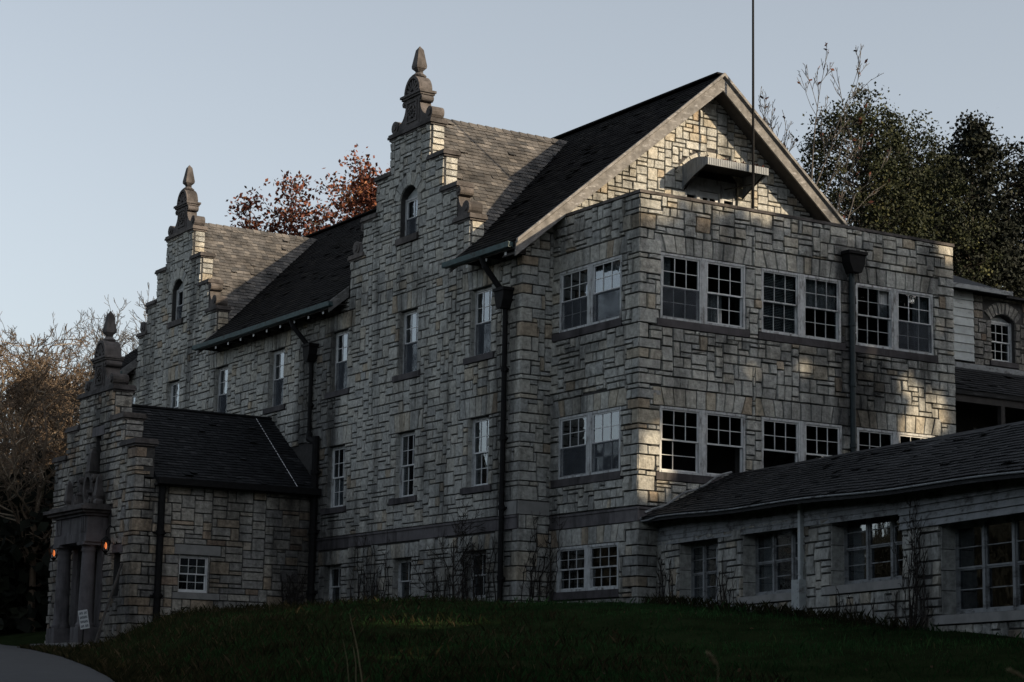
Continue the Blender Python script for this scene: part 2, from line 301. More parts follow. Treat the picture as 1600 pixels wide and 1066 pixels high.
class Masonry:
    """collects the stones of one building; the 300 that show largest become parts, the rest one part"""
    def __init__(s, root, mat): s.root = root; s.mat = mat; s.list = []
    def stone(s, fr, P, rough, tint, base=.012):
        mb = MB(); stone4(mb, fr, P, rough, base, tint)
        ca = sum(p[0] for p in P) / 4; cb = sum(p[1] for p in P) / 4; c = fr(ca, cb)
        ar = abs((P[2][0] - P[0][0]) * (P[2][1] - P[0][1])); x, y, d = proj(c); view = (CAM - c).normalized().dot(fr.n)
        s.list.append((ar * max(0, view) / d / d if -20 < x < 1620 and 0 < y < 1060 else 0, mb))
    def fill(s, fr, a0, a1, b0, b1, inside, excl, rough=.03, warm=.25, m=.118, breaks_a=(), breaks_b=(), wide=1.):
        def grid(lo, hi, br):
            br = sorted({round(x, 3) for x in [lo, hi] + [b for b in br if lo < b < hi]}); cl = [br[0]]
            for x in br[1:]:
                if x - cl[-1] > .04: cl.append(x)
            cl[-1] = hi; o = []
            for p, q in zip(cl, cl[1:]):
                n = max(1, round((q - p) / m)); o += [p + (q - p) * i / n for i in range(n)]
            return o + [hi]
        ga = grid(a0, a1, [x for e in excl for x in e[:2]] + list(breaks_a)); gb = grid(b0, b1, [x for e in excl for x in e[2:]] + list(breaks_b))
        na, nb = len(ga) - 1, len(gb) - 1; free = np.zeros((nb, na), bool)
        for j in range(nb):
            for i in range(na):
                ca, cb = (ga[i] + ga[i + 1]) / 2, (gb[j] + gb[j + 1]) / 2
                free[j, i] = inside(ca, cb) and not any(e[0] < ca < e[1] and e[2] < cb < e[3] for e in excl)
        for j in range(nb):
            for i in range(na):
                if not free[j, i]: continue
                r = R.random()
                if r < .2: W_, H_ = U(.26, .58), .118
                elif r < .62: W_, H_ = U(.26, .56), .235
                elif r < .80: W_, H_ = U(.17, .27), .24
                elif r < .94: W_, H_ = U(.28, .48), .35
                else: W_, H_ = U(.18, .24), .36
                W_ *= wide; e = i
                while e < na and free[j, e] and ga[e + 1] - ga[i] < W_ + .05: e += 1
                e = max(e, i + 1)
                if e < na and free[j, e] and (e + 1 == na or not free[j, e + 1]) and ga[e + 1] - ga[i] < .75: e += 1
                t = j + 1
                while t < nb and gb[t + 1] - gb[j] < H_ + .045 and free[t, i:e].all(): t += 1
                free[j:t, i:e] = False
                A0, A1, B0, B1 = ga[i], ga[e], gb[j], gb[t]
                if A1 - A0 < .05 or B1 - B0 < .05: continue
                s.stone(fr, [(A0, B0), (A1, B0), (A1, B1), (A0, B1)], rough, tint_pick(warm))
    def finish(s, n=300):
        s.list.sort(key=lambda q: -q[0])
        for sc, mb in s.list[:n]:
            if sc > 0: mb.build('stone', s.mat, s.root)
        rest = MB()
        for sc, mb in [q for k, q in enumerate(s.list) if k >= n or q[0] <= 0]:
            k = len(rest.v); rest.v += mb.v; rest.t += mb.t; rest.f += [tuple(i + k for i in f) for f in mb.f]
        if rest.v: rest.build('stonework', s.mat, s.root, kind='stuff')
def core(fr, A, B, inside, depth, parent, name='wall', mat='mortar', extra=None):
    """the wall behind the stones, with reveals round every opening"""
    A = sorted(set(A)); B = sorted(set(B)); mb = MB(); ins = lambda i, j: 0 <= i < len(A) - 1 and 0 <= j < len(B) - 1 and inside((A[i] + A[i + 1]) / 2, (B[j] + B[j + 1]) / 2)
    for i in range(len(A) - 1):
        for j in range(len(B) - 1):
            if not ins(i, j): continue
            a0, a1, b0, b1 = A[i], A[i + 1], B[j], B[j + 1]
            mb.poly([fr(a0, b0), fr(a1, b0), fr(a1, b1), fr(a0, b1)]); mb.poly([fr(a0, b0, -depth), fr(a1, b0, -depth), fr(a1, b1, -depth), fr(a0, b1, -depth)])
            for di, dj, e in ((-1, 0, ((a0, b0), (a0, b1))), (1, 0, ((a1, b0), (a1, b1))), (0, -1, ((a0, b0), (a1, b0))), (0, 1, ((a0, b1), (a1, b1)))):
                if not ins(i + di, j + dj): (p, q), (r, t) = e; mb.poly([fr(p, q), fr(r, t), fr(r, t, -depth), fr(p, q, -depth)])
    if extra: extra(mb)
    return mb.build(name, mat, parent)
def jambs(root, fr, a0, a1, b0, b1, d, mat='stone'):
    """dressed stones lining the opening's two sides"""
    for a, sg in ((a0, 1), (a1, -1)):
        z = b0
        while z < b1 - .05:
            h = min(U(.3, .55), b1 - z)
            if b1 - z - h < .15: h = b1 - z
            mb = MB(); mb.box(fr, a + sg * .012 if sg > 0 else a - .012 - .0, a + sg * .03, z + .008, z + h - .008, -d, .004, U(.15, .55)); mb.build('jamb_stone', mat, root); z += h
def lintel(ms, root, fr, a0, a1, b0, b1, n, rough=.022, warm=.3, splay=.10):
    w = [U(.8, 1.25) for _ in range(n)]; k = sum(w); x = a0; tot = a1 - a0
    for i in range(n):
        x1 = x + tot * w[i] / k; f0 = (x - a0) / tot; f1 = (x1 - a0) / tot
        s0 = -splay * (1 - 2 * f0) * abs(1 - 2 * f0) if i else 0; s1 = -splay * (1 - 2 * f1) * abs(1 - 2 * f1) if i < n - 1 else 0
        mb = MB(); stone4(mb, fr, [(x - s0, b0), (x1 - s1, b0), (x1 + s1, b1), (x + s0, b1)], rough, .018, tint_pick(warm), gap=.007)
        mb.build('lintel_stone', ms.mat, root); x = x1
def slab(root, fr, a0, a1, b0, b1, out_, name='sill', mat='sill_stone', back=.05):
    mb = MB(); mb.prism(Fr(fr.O, fr.u, fr.n), [(a0, b0), (a1, b0), (a1, b1), (a0, b1)], -back, out_, U(.2, .8)); return mb.build(name, mat, root)
def course(root, fr, a0, a1, b0, b1, out_, step=1.15):
    n = max(1, round((a1 - a0) / step)); 
    for i in range(n):
        x0 = a0 + (a1 - a0) * i / n; x1 = a0 + (a1 - a0) * (i + 1) / n
        mb = MB(); t = U(.1, .9); mb.box(fr, x0 + .004, x1 - .004, b0, b1 - .07, -.02, out_ - .025, t)
        mb.hexa([fr(x0 + .004, b1 - .07, -.02), fr(x1 - .004, b1 - .07, -.02), fr(x1 - .004, b1 - .07, out_), fr(x0 + .004, b1 - .07, out_),
                 fr(x0 + .004, b1, -.02), fr(x1 - .004, b1, -.02), fr(x1 - .004, b1 - .02, out_), fr(x0 + .004, b1 - .02, out_)], t)
        mb.build('course_stone', 'course_stone', root)
def quoins(ms, f1, f2, b0, b1, seed_flip=0, rough=.03, warm=.35):
    """corner stones seen on both faces; f1, f2 both start at the corner. returns the rects taken on each face"""
    z = b0; k = seed_flip; e1, e2 = [], []
    while z < b1 - .02:
        h = R.choice((.25, .25, .375, .375, .125)); h = min(h, b1 - z)
        if b1 - z - h < .1: h = b1 - z
        l1, l2 = (U(.45, .7), U(.2, .32)) if k % 2 else (U(.2, .34), U(.4, .62)); t = tint_pick(warm); pr = .03
        mb = MB(); stone4(mb, f1, [(-pr, z), (l1, z), (l1, z + h), (-pr, z + h)], rough * .5, .022, t); stone4(mb, f2, [(-pr, z), (l2, z), (l2, z + h), (-pr, z + h)], rough * .5, .022, t)
        p0 = [f1(-pr * .6, z + .012, pr * .6), f1(-pr * .6, z + h - .012, pr * .6)]
        mb.build('quoin', ms.mat, ms.root); e1.append((0, l1, z, z + h)); e2.append((0, l2, z, z + h)); z += h; k += 1
    return e1, e2
PANES = {}
def pane_mesh(w, h):
    k = (round(w, 3), round(h, 3))
    if k not in PANES:
        f = Fr((0, 0, 0), (1, 0, 0), (0, -1, 0)); PANES[k] = MB().box(f, -w / 2, w / 2, -h / 2, h / 2, -.002, .002).mesh('pane', 'glass')
    return PANES[k]
def place_pane(fr, a, b, c, w, h, parent):
    o = bpy.data.objects.new('pane', pane_mesh(w, h)); COL.objects.link(o); p = fr(a, b, c)
    ang = math.atan2(fr.u.y, fr.u.x); o.matrix_basis = Matrix.Translation(p) @ Matrix.Rotation(ang + U(-.006, .006), 4, 'Z') @ Matrix.Rotation(U(-.006, .006), 4, 'X')
    o.parent = parent; return o
def sash(fr, a0, a1, b0, b1, c, cols, rows, st=.038, mu=.016, skipv=(), skiph=False, tint=.5, mat='white_frame', parent=None):
    mb = MB(); d = .035
    mb.box(fr, a0, a0 + st, b0, b1, c, c + d, tint); mb.box(fr, a1 - st, a1, b0, b1, c, c + d, tint)
    mb.box(fr, a0 + st, a1 - st, b0, b0 + st, c + .002, c + d - .002, tint); mb.box(fr, a0 + st, a1 - st, b1 - st, b1, c + .002, c + d - .002, tint)
    iw, ih = a1 - a0 - 2 * st, b1 - b0 - 2 * st
    for i in range(1, cols):
        if i in skipv: continue
        x = a0 + st + iw * i / cols; mb.box(fr, x - mu / 2, x + mu / 2, b0 + st, b1 - st, c + .006, c + d - .006, tint)
    if not skiph:
        for j in range(1, rows):
            y = b0 + st + ih * j / rows; mb.box(fr, a0 + st, a1 - st, y - mu / 2, y + mu / 2, c + .008, c + d - .008, tint)
    return mb.build('sash', mat, parent), (a0 + st, b0 + st, iw, ih)
def window(root, fr, a0, a1, b0, b1, c, cols=3, rows=2, single_glass=False, mat='old_paint', smat='white_frame', case=.06, blind=None, low_rows=2, missing=(), lowskip=(), curtain=None, low_h=False, screen=None):
    """double-hung window set at depth c; window > sash, pane"""
    mb = MB(); t = U(.2, .9)
    mb.box(fr, a0, a0 + case, b0, b1, c - .05, c + .075, t); mb.box(fr, a1 - case, a1, b0, b1, c - .05, c + .075, t)
    mb.box(fr, a0 + case, a1 - case, b1 - case, b1, c - .05, c + .07, t); mb.box(fr, a0 + case, a1 - case, b0, b0 + case * .9, c - .05, c + .085, t)
    w = mb.build('window', mat, root)
    x0, x1, y0, y1 = a0 + case, a1 - case, b0 + case * .9, b1 - case; mid = (y0 + y1) / 2
    for s, (p, q, cc, rw, sv, sh) in enumerate(((mid - .02, y1, c + .012, rows, (), False), (y0, mid + .02, c - .028, low_rows, lowskip, low_h))):
        _, (ga, gb, gw, gh) = sash(fr, x0, x1, p, q, cc, cols, rw, skipv=sv, skiph=sh, tint=U(.2, .9), mat=smat, parent=w)
        if single_glass:
            if s not in missing: place_pane(fr, ga + gw / 2, gb + gh / 2, cc + .012, gw, gh, w)
        else:
            for i in range(cols):
                for j in range(rw):
                    if (s, i, j) in missing: continue
                    place_pane(fr, ga + gw * (i + .5) / cols, gb + gh * (j + .5) / rw, cc + .012, gw / cols - .004, gh / rw - .004, w)
    if screen:
        p, q = {'low': (y0, mid), 'all': (y0, y1)}[screen]; MB().box(fr, x0 + .005, x1 - .005, p, q, c + .052, c + .054).build('screen', 'fly_screen', w)
    if blind:
        mb = MB(); z = y1 - .05; end = mid if blind == 'half' else y0 + .05
        while z > end: mb.box(fr, x0 + .03, x1 - .03, z - .012, z + .012, c - .075, c - .062, U(.1, .9)); z -= .042
        mb.build('blind', 'siding', w)
    if curtain:
        p, q = {'up': (mid, y1), 'low': (y0, mid), 'all': (y0, y1)}[curtain[0]]; l, r = curtain[1]
        mb = MB(); n = 18
        for i in range(n):
            s0 = x0 + (x1 - x0) * (l + (r - l) * i / n); s1 = x0 + (x1 - x0) * (l + (r - l) * (i + 1) / n); o0, o1 = .02 * math.sin(i * 1.9), .02 * math.sin((i + 1) * 1.9)
            mb.hexa([fr(s0, p, c - .095 + o0), fr(s1, p, c - .095 + o1), fr(s1, p, c - .09 + o1), fr(s0, p, c - .09 + o0), fr(s0, q, c - .095 + o0), fr(s1, q, c - .095 + o1), fr(s1, q, c - .09 + o1), fr(s0, q, c - .09 + o0)], U(.3, .7))
        mb.build('curtain', 'curtain', w)
    return w
def shingles(mb, P0, e, L, up, T, clip=None, ex=.19, tw=.27, lift=.022, hi=.06):
    """tabs in courses: P0 eave start, e along the eave (length L), up the slope (length T)"""
    e = Vector(e).normalized(); up = Vector(up).normalized(); n = e.cross(up)
    if n.z < 0: n = -n
    P0 = Vector(P0); rows = int(T / ex)
    for j in range(rows):
        t0 = j * ex; t1 = min(T, t0 + ex + .05); x = -tw * (j % 2) * .5 + U(-.03, .03)
        sag = 0
        while x < L:
            w = tw * U(.8, 1.2); a, b = max(0, x) + .004, min(L, x + w) - .004; x += w
            if b - a < .04: continue
            c = P0 + e * ((a + b) / 2) + up * (t0 + ex / 2)
            if clip and not clip(c): continue
            if R.random() < .004: continue
            l = lift + U(0, .012) + (U(.01, hi) if R.random() < .04 else 0); dn = U(-.012, .012)
            p = [P0 + e * a + up * (t0 + dn) + n * l, P0 + e * b + up * (t0 + dn) + n * (l + U(-.004, .004)), P0 + e * b + up * t1 + n * .006, P0 + e * a + up * t1 + n * .006]
            q = [p[0] - n * .016, p[1] - n * .016]
            mb.add(p + q, [(0, 1, 2, 3), (4, 5, 1, 0), (4, 0, 3), (5, 2, 1)], min(1, max(0, R.gauss(.5, .22))))

# ================================================================== the main stone building
XF, YG, YE = -.95, 3.9, 32.6           # front wall plane, gable-end wall plane, far end
XR, ZR, KM = 5.06, 14.78, .84          # ridge and pitch of the main roof
GC = (10.1, 26.9); KC, ZC = 1.2, 14.25 # stepped cross gables
zm = lambda x: ZR - KM * abs(x - XR)
main = thing('stone_building', 'long grey stone building with two stepped gables and dark pitched roof', 'building', (5, 18, 0))
ms = Masonry(main, 'stone')
ff = Fr((XF, YG, 0), (0, 1, 0), (-1, 0, 0)); fg = Fr((XF, YG, 0), (1, 0, 0), (0, -1, 0))
STEPS = ((1.18, 13.72), (1.97, 12.62), (2.74, 11.54), (3.49, 10.5))
def main_in(a, b):
    y = a + YG
    if b < 9.35: return True
    for g in GC:
        d = abs(y - g)
        for h, z in STEPS:
            if d < h and b < z: return True
    return b < 9.6 and not any(abs(y - g) < 3.6 for g in GC)
HW = .55
WY = (5.95, 9.92, 14.15, 18.5, 22.8, 26.9, 31.0)
opens = []; ARCH = []
front_ok = lambda a, b: main_in(a, b) and not any(b > sp_ - .02 and math.hypot(a - c_, b - sp_ + .28) < .98 for c_, sp_ in ARCH)
for y in WY:
    a = y - YG
    opens.append((a - HW, a + HW, 6.62, 8.46, '2'))
    if not 15 < y < 22.5: opens.append((a - HW, a + HW, 3.12, 4.97, '1')); opens.append((a - HW, a + HW, .2, 1.43, 'b'))
for g in GC: opens.append((g - YG - .5, g - YG + .5, 10.62, 12.1, 'g'))
inop = lambda a, b: any(o[0] < a < o[1] and o[2] < b < o[3] for o in opens)
A = [0, YE - YG] + [x for o in opens for x in o[:2]] + [g - YG + s * h for g in GC for h, z in STEPS for s in (-1, 1)] + [g - YG + s * 3.6 for g in GC for s in (-1, 1)]
B = [-1.5, 9.35, 9.6] + [x for o in opens for x in o[2:4]] + [z for h, z in STEPS]
core(ff, A, B, lambda a, b: main_in(a, b) and not inop(a, b), .42, main, 'front_wall')
q1, q2 = quoins(ms, ff, fg, -.3, 1.9), quoins(ms, ff, fg, 2.62, 9.1)
ex = list(q1[0] + q2[0]); exg = list(q1[1] + q2[1])
for (a0, a1, b0, b1, k) in opens:
    ex.append((a0, a1, b0, b1))
    if k != 'g':
        lh = {'2': .52, '1': .55, 'b': .42}[k]; ex.append((a0 - .42, a1 + .42, b1, b1 + lh)); lintel(ms, main, ff, a0 - .42, a1 + .42, b1, b1 + lh, 7)
        if k != 'b': ex.append((a0 - .22, a1 + .22, b0 - .17, b0)); slab(main, ff, a0 - .22, a1 + .22, b0 - .165, b0 - .005, .09)
        jambs(main, ff, a0, a1, b0, b1, .30)
    else:
        ex.append((a0 - .14, a1 + .14, b0 - .2, b0)); slab(main, ff, a0 - .14, a1 + .14, b0 - .195, b0 - .005, .1, mat='carved_stone')
        ca = (a0 + a1) / 2; sp = 11.78; rr = .5; ri = .32                     # segmental arch: spring, half width, rise
        ARCH.append((ca, sp))
        rad_ = (rr * rr + ri * ri) / (2 * ri); cz = sp + ri - rad_; th = math.asin(rr / rad_)
        n = 7; mbs = MB()
        poly = [(a0, sp)] + [(ca + rad_ * math.sin(-th + 2 * th * i / 12), cz + rad_ * math.cos(-th + 2 * th * i / 12)) for i in range(13)] + [(a1, sp), (a1, 12.12), (a0, 12.12)]
        mbs.prism(ff, poly, -.3, -.005); mbs.build('arch_infill', 'mortar', main)
        for i in range(n):
            t0, t1 = -th * 1.12 + 2.24 * th * i / n, -th * 1.12 + 2.24 * th * (i + 1) / n; r0, r1 = rad_ + .01, rad_ + U(.40, .46)
            P = [(ca + r0 * math.sin(t0), cz + r0 * math.cos(t0)), (ca + r0 * math.sin(t1), cz + r0 * math.cos(t1)), (ca + r1 * math.sin(t1), cz + r1 * math.cos(t1)), (ca + r1 * math.sin(t0), cz + r1 * math.cos(t0))]
            mb = MB(); stone4(mb, ff, P, .02, .02, tint_pick(.1)); mb.build('arch_stone', 'stone', main)
ex.append((0, 12, 1.9, 2.27)); ex.append((18.4, YE - YG, 1.9, 2.27))
course(main, ff, 0, 11.48, 1.9, 2.26, .07); course(main, ff, 18.4, YE - YG, 1.9, 2.26, .07)
ex.append((11.5, 18.4, -2, 5.2))        # behind the entrance block
slab(main, ff, 0.005, .95, 2.27, 2.61, .03, 'corner_slab', 'grey_slab'); slab(main, fg, -.03, .92, 2.27, 2.61, .03, 'corner_slab', 'grey_slab'); ex.append((0, .96, 2.26, 2.62)); exg.append((0, .95, 2.26, 2.62))
ms.fill(ff, 0, YE - YG, -.4, 13.72, front_ok, ex, .032, .07, breaks_a=[g - YG + s * h for g in GC for h, z in STEPS for s in (-1, 1)], breaks_b=[z for h, z in STEPS] + [9.35, 9.6])
# windows of the front
for (a0, a1, b0, b1, k) in opens:
    y = (a0 + a1) / 2 + YG
    if k == 'g':
        window(main, ff, a0, a1, b0, 11.80, -.22, 2, 1, True, low_rows=1, curtain=('up', (0, 1)) if y < 20 else None, screen='low')
        MB().prism(ff, [(a0, 11.79), (a1, 11.79), (a1, 11.86), ((a0 + a1) / 2, 12.08), (a0, 11.86)], -.26, -.2).build('arch_panel', 'siding', main)
    elif k == 'b': window(main, ff, a0, a1, b0, b1, -.24, 2, 1, True, smat='old_paint', low_rows=1)
    else: window(main, ff, a0, a1, b0, b1, -.19, 3, 2, True, curtain={('2', 1): ('up', (0, 1)), ('2', 0): ('up', (0, .4)), ('2', 2): ('up', (0, 1)), ('2', 3): ('all', (0, .3)), ('2', 4): ('up', (0, 1)), ('1', 0): ('all', (0, .25)), ('1', 2): ('low', (0, 1))}.get((k, min(range(7), key=lambda q: abs(WY[q] - y)))), low_h=(k == '2'), lowskip=(1, 2) if k == '2' else (), screen='low' if k == '2' else None)
# gable-end wall
def end_in(a, b):
    x = a + XF
    if b < 9.2: return a < 1.35
    return b < zm(x) - .3 and 0 < a < 12.0
DOOR = (5.2, 7.0, 9.7, 11.95)           # opening behind the parapet, in a
inD = lambda a, b: DOOR[0] < a < DOOR[1] and b < DOOR[3] and b > 9
Bz = [9.2 + .16 * i for i in range(36)]
tri = [fg(0, -1.5), fg(12.02, -1.5), fg(12.02, 9.2), fg(XR - XF, ZR - .25), fg(0, 9.45)]
mb = MB(); mb.poly([fg(0, -1.5, -.02), fg(DOOR[0], -1.5, -.02), fg(DOOR[0], zm(DOOR[0] + XF) - .15, -.02), fg(0, 9.5, -.02)])
mb.poly([fg(DOOR[0], DOOR[3], -.02), fg(DOOR[1], DOOR[3], -.02), fg(DOOR[1], zm(DOOR[1] + XF) - .15, -.02), fg(XR - XF, ZR - .15, -.02), fg(DOOR[0], zm(DOOR[0] + XF) - .15, -.02)])
mb.poly([fg(DOOR[1], -1.5, -.02), fg(12.0, -1.5, -.02), fg(12.0, 9.5, -.02), fg(DOOR[1], zm(DOOR[1] + XF) - .15, -.02)])
mb.build('gable_wall', 'mortar', main)
exg += [(DOOR[0], DOOR[1], 9, DOOR[3])]
# arch over the balcony door
cx_ = (DOOR[0] + DOOR[1]) / 2; end_ok = lambda a, b: end_in(a, b) and not (b > 11.9 and (a - cx_) ** 2 + (b - 11.3) ** 2 < 1.45 ** 2)
for i in range(9):
    t0, t1 = rad(-62 + 124 * i / 9), rad(-62 + 124 * (i + 1) / 9); r0, r1 = 1.1, 1.42; c0 = 11.3
    mb = MB(); stone4(mb, fg, [(cx_ + r0 * math.sin(t0), c0 + r0 * math.cos(t0)), (cx_ + r0 * math.sin(t1), c0 + r0 * math.cos(t1)), (cx_ + r1 * math.sin(t1), c0 + r1 * math.cos(t1)), (cx_ + r1 * math.sin(t0), c0 + r1 * math.cos(t0))], .02, .02, U(.4, .8)); mb.build('arch_stone', 'stone', main)
MB().prism(fg, [(cx_ - 1.0, 11.95), (cx_ + 1.0, 11.95)] + [(cx_ + 1.1 * math.sin(rad(q)), 11.3 + 1.1 * math.cos(rad(q))) for q in range(54, -55, -12)], -.1, .012).build('tympanum', 'dark_wood', main)
ms.fill(fg, 0, 12.0, -.4, 14.6, end_ok, exg, .03, .25)
for g in GC:
    for i, (h, z) in enumerate(STEPS):
        zb = (STEPS[i + 1][1] if i < 3 else 9.7) + .1; ms.fill(Fr((XF, YG + g - YG - h, 0), (1, 0, 0), (0, -1, 0)), .02, .42, zb, z - .06, lambda a, b: True, [], .02, .3, m=.2)
ms.finish()
# closing walls and dark inside
mb = MB(); f0 = Fr((0, 0, 0), (1, 0, 0), (0, -1, 0))
mb.box(f0, XF + 1.5, 10.4, -1.5, 9.3, -YE + .3, -YG - 1.3, .5); mb.build('interior', 'interior', main)
fb = Fr((XF, YE, 0), (1, 0, 0), (0, 1, 0)); MB().prism(fb, [(.02, -1.5), (12.0, -1.5), (12.0, 9.5), (XR - XF, ZR - .2), (.02, 9.5)], -.3, 0).build('end_wall', 'stone', main)
fr_ = Fr((11.07, YG, 0), (0, 1, 0), (1, 0, 0)); MB().box(fr_, .1, YE - YG - .1, -1.5, 9.4, -.3, 0).build('back_wall', 'stone', main)
# balcony door
mb = MB(); d0, d1 = DOOR[0], DOOR[1]
for x0, x1 in ((d0, d0 + .1), (d0 + .42, d0 + .55), (d1 - .55, d1 - .42), (d1 - .1, d1)): mb.box(fg, x0, x1, 9.6, 11.6, -.16, -.04, .5)
mb.box(fg, d0, d1, 11.6, 11.95, -.14, -.06, .4); mb.box(fg, d0 + .1, d0 + .42, 9.6, 10.4, -.14, -.06); mb.box(fg, d1 - .42, d1 - .1, 9.6, 10.4, -.14, -.06)
mb.box(fg, d0 + .1, d0 + .42, 11.42, 11.6, -.14, -.06); mb.box(fg, d1 - .42, d1 - .1, 11.42, 11.6, -.14, -.06)
bd = mb.build('door_frame', 'old_paint', main)
mb = MB(); e0, e1 = d0 + .57, d1 - .57
mb.box(fg, e0, e1, 9.6, 10.75, -.16, -.1); mb.box(fg, e0, e0 + .11, 10.75, 11.58, -.16, -.1); mb.box(fg, e1 - .11, e1, 10.75, 11.58, -.16, -.1); mb.box(fg, e0 + .11, e1 - .11, 11.42, 11.58, -.16, -.1); mb.box(fg, (e0 + e1) / 2 - .03, (e0 + e1) / 2 + .03, 10.75, 11.42, -.155, -.105)
dd = mb.build('door', 'white_frame', main)
for x in (e0 + .11, (e0 + e1) / 2 + .03): place_pane(fg, x + (e1 - e0 - .28) / 4, 11.085, -.13, (e1 - e0 - .28) / 2, .67, dd)
for x in (d0 + .26, d1 - .26): place_pane(fg, x, 10.91, -.1, .32, 1.02, bd)
# corrugated awning over the door
aw = MB(); AW0, AW1, PJ = 5.1, 7.2, 1.15
def ribs(mb, P, Q, n, drop, tint=.5):
    P = Vector(P); Q = Vector(Q)
    for i in range(n):
        f0_, f1_ = i / n, (i + .72) / n; a = P.lerp(Q, f0_); b = P.lerp(Q, f1_); h0, h1 = drop(f0_), drop(f1_)
        nn = (Q - P).cross(Z).normalized() * .022
        mb.hexa([a - Z * h0, b - Z * h1, b - Z * h1 + nn, a - Z * h0 + nn, a + Z * top(f0_), b + Z * top(f1_), b + Z * top(f1_) + nn, a + Z * top(f0_) + nn], U(.2, .9))
        a2 = P.lerp(Q, (i + 1) / n); mb.add([b - Z * h1 + nn * .3, a2 - Z * h1 + nn * .3, a2 + Z * top(f1_) + nn * .3, b + Z * top(f1_) + nn * .3], [(0, 1, 2, 3)], .1)
top = lambda f: 0.10 * math.sin(math.pi * min(1, f * 1.0)) 
zt = 12.15
for a_, sg in ((AW0, 1), (AW1, 1)):
    mb = MB(); ribs(mb, fg(a_, zt, .03), fg(a_, zt, PJ), 15, lambda f: .66 - .5 * f ** .7)
    mb.build('awning_side', 'awning_metal', main)
top = lambda f: 0
mb = MB(); ribs(mb, fg(AW0, zt + .02, PJ), fg(AW1, zt + .02, PJ), 34, lambda f: .2); mb.build('awning_valance', 'awning_metal', main)
mb = MB(); N = 8
for i in range(N):
    c0, c1 = .03 + (PJ - .03) * i / N, .03 + (PJ - .03) * (i + 1) / N; h0, h1 = zt + .10 * math.sin(math.pi * i / N) + .01, zt + .10 * math.sin(math.pi * (i + 1) / N) + .01
    mb.hexa([fg(AW0, h0, c0), fg(AW1, h0, c0), fg(AW1, h1, c1), fg(AW0, h1, c1), fg(AW0, h0 + .015, c0), fg(AW1, h0 + .015, c0), fg(AW1, h1 + .015, c1), fg(AW0, h1 + .015, c1)])
mb.build('awning_top', 'awning_metal', main)
MB().box(fg, AW0 + .04, AW1 - .04, zt - .03, zt - .005, .03, PJ - .04).build('awning_shade', 'interior', main)  # dark sheet standing in for the shade beneath the awning
for q in (AW0 + .05, AW1 - .05): mb = MB(); mb.bar(fg(q, 11.5, .03), fg(q, 12.05, PJ - .05), .025, .025, (1, 0, 0)); mb.build('awning_bracket', 'iron', main)
mb = MB()
for i in range(70):
    p = fg(AW0 + 2.1 * R.random() ** .7, zt + .07, U(.5, PJ)); s_ = U(.03, .08); q = Vector((U(-1, 1), U(-1, 1), U(.1, 1))).normalized() * s_; r_ = Vector((U(-1, 1), U(-1, 1), U(-.2, .5))).normalized() * s_
    mb.add([p - q, p + r_, p + q, p - r_], [(0, 1, 2, 3)], U(0, .6))
tag(mb.build('leaf_litter', 'leaf_red'), 'dead leaves lying on top of the ribbed metal awning', 'leaves', kind='stuff')
# --- roof
segs = [(3.3, GC[0] - 3.6), (GC[0] + 3.6, GC[1] - 3.6), (GC[1] + 3.6, 33.2)]
XEAV = -1.6
fy = Fr((0, 0, 0), (1, 0, 0), (0, 1, 0))          # a = x, b = z, c = y
def cross_z(x, y): return max(ZC - KC * abs(y - g) for g in GC)
sl_ = MB(); n_ = Vector((-KM, 0, 1)).normalized()
th_ = .16
for y0, y1 in segs:
    sl_.prism(fy, [(XEAV, zm(XEAV)), (XR, ZR), (XR, ZR - th_ * 1.3), (XEAV, zm(XEAV) - th_)], y0, y1)
for g in GC: sl_.prism(fy, [(-.55, zm(-.55) - .03), (XR, ZR - .03), (XR, ZR - th_ * 1.3), (-.55, zm(-.55) - th_)], g - 3.598, g + 3.598)
sl_.prism(fy, [(XR, ZR), (11.72, zm(11.72)), (11.72, zm(11.72) - th_), (XR, ZR - th_ * 1.3)], 3.3, 33.2)
mroof = sl_.build('roof', 'roof_dark', main)
mb = MB(); upv = Vector((XR - XEAV, 0, ZR - zm(XEAV))); T = upv.length
def clipm(c):
    if any(abs(c.y - g) < 3.6 for g in GC) and c.x < XF + .35: return False
    return not (cross_z(c.x, c.y) > c.z + .02 and c.x < 4.6)
shingles(mb, (XEAV, 3.3, zm(XEAV)), (0, 1, 0), 29.9, upv, T, clipm, ex=.2, tw=.3)
shingles(mb, (11.72, 3.3, zm(11.72)), (0, 1, 0), 29.9, (-upv.x, 0, upv.z), T, None, ex=.4, tw=.8)
mb.build('shingles', 'roof_dark', main, kind='stuff')
mb = MB(); mb.bar((XR, 3.3, ZR + .03), (XR, 33.2, ZR + .03), .32, .05, (1, 0, 0)); mb.build('ridge_cap', 'roof_dark', main)
sh = MB(); caps = MB()
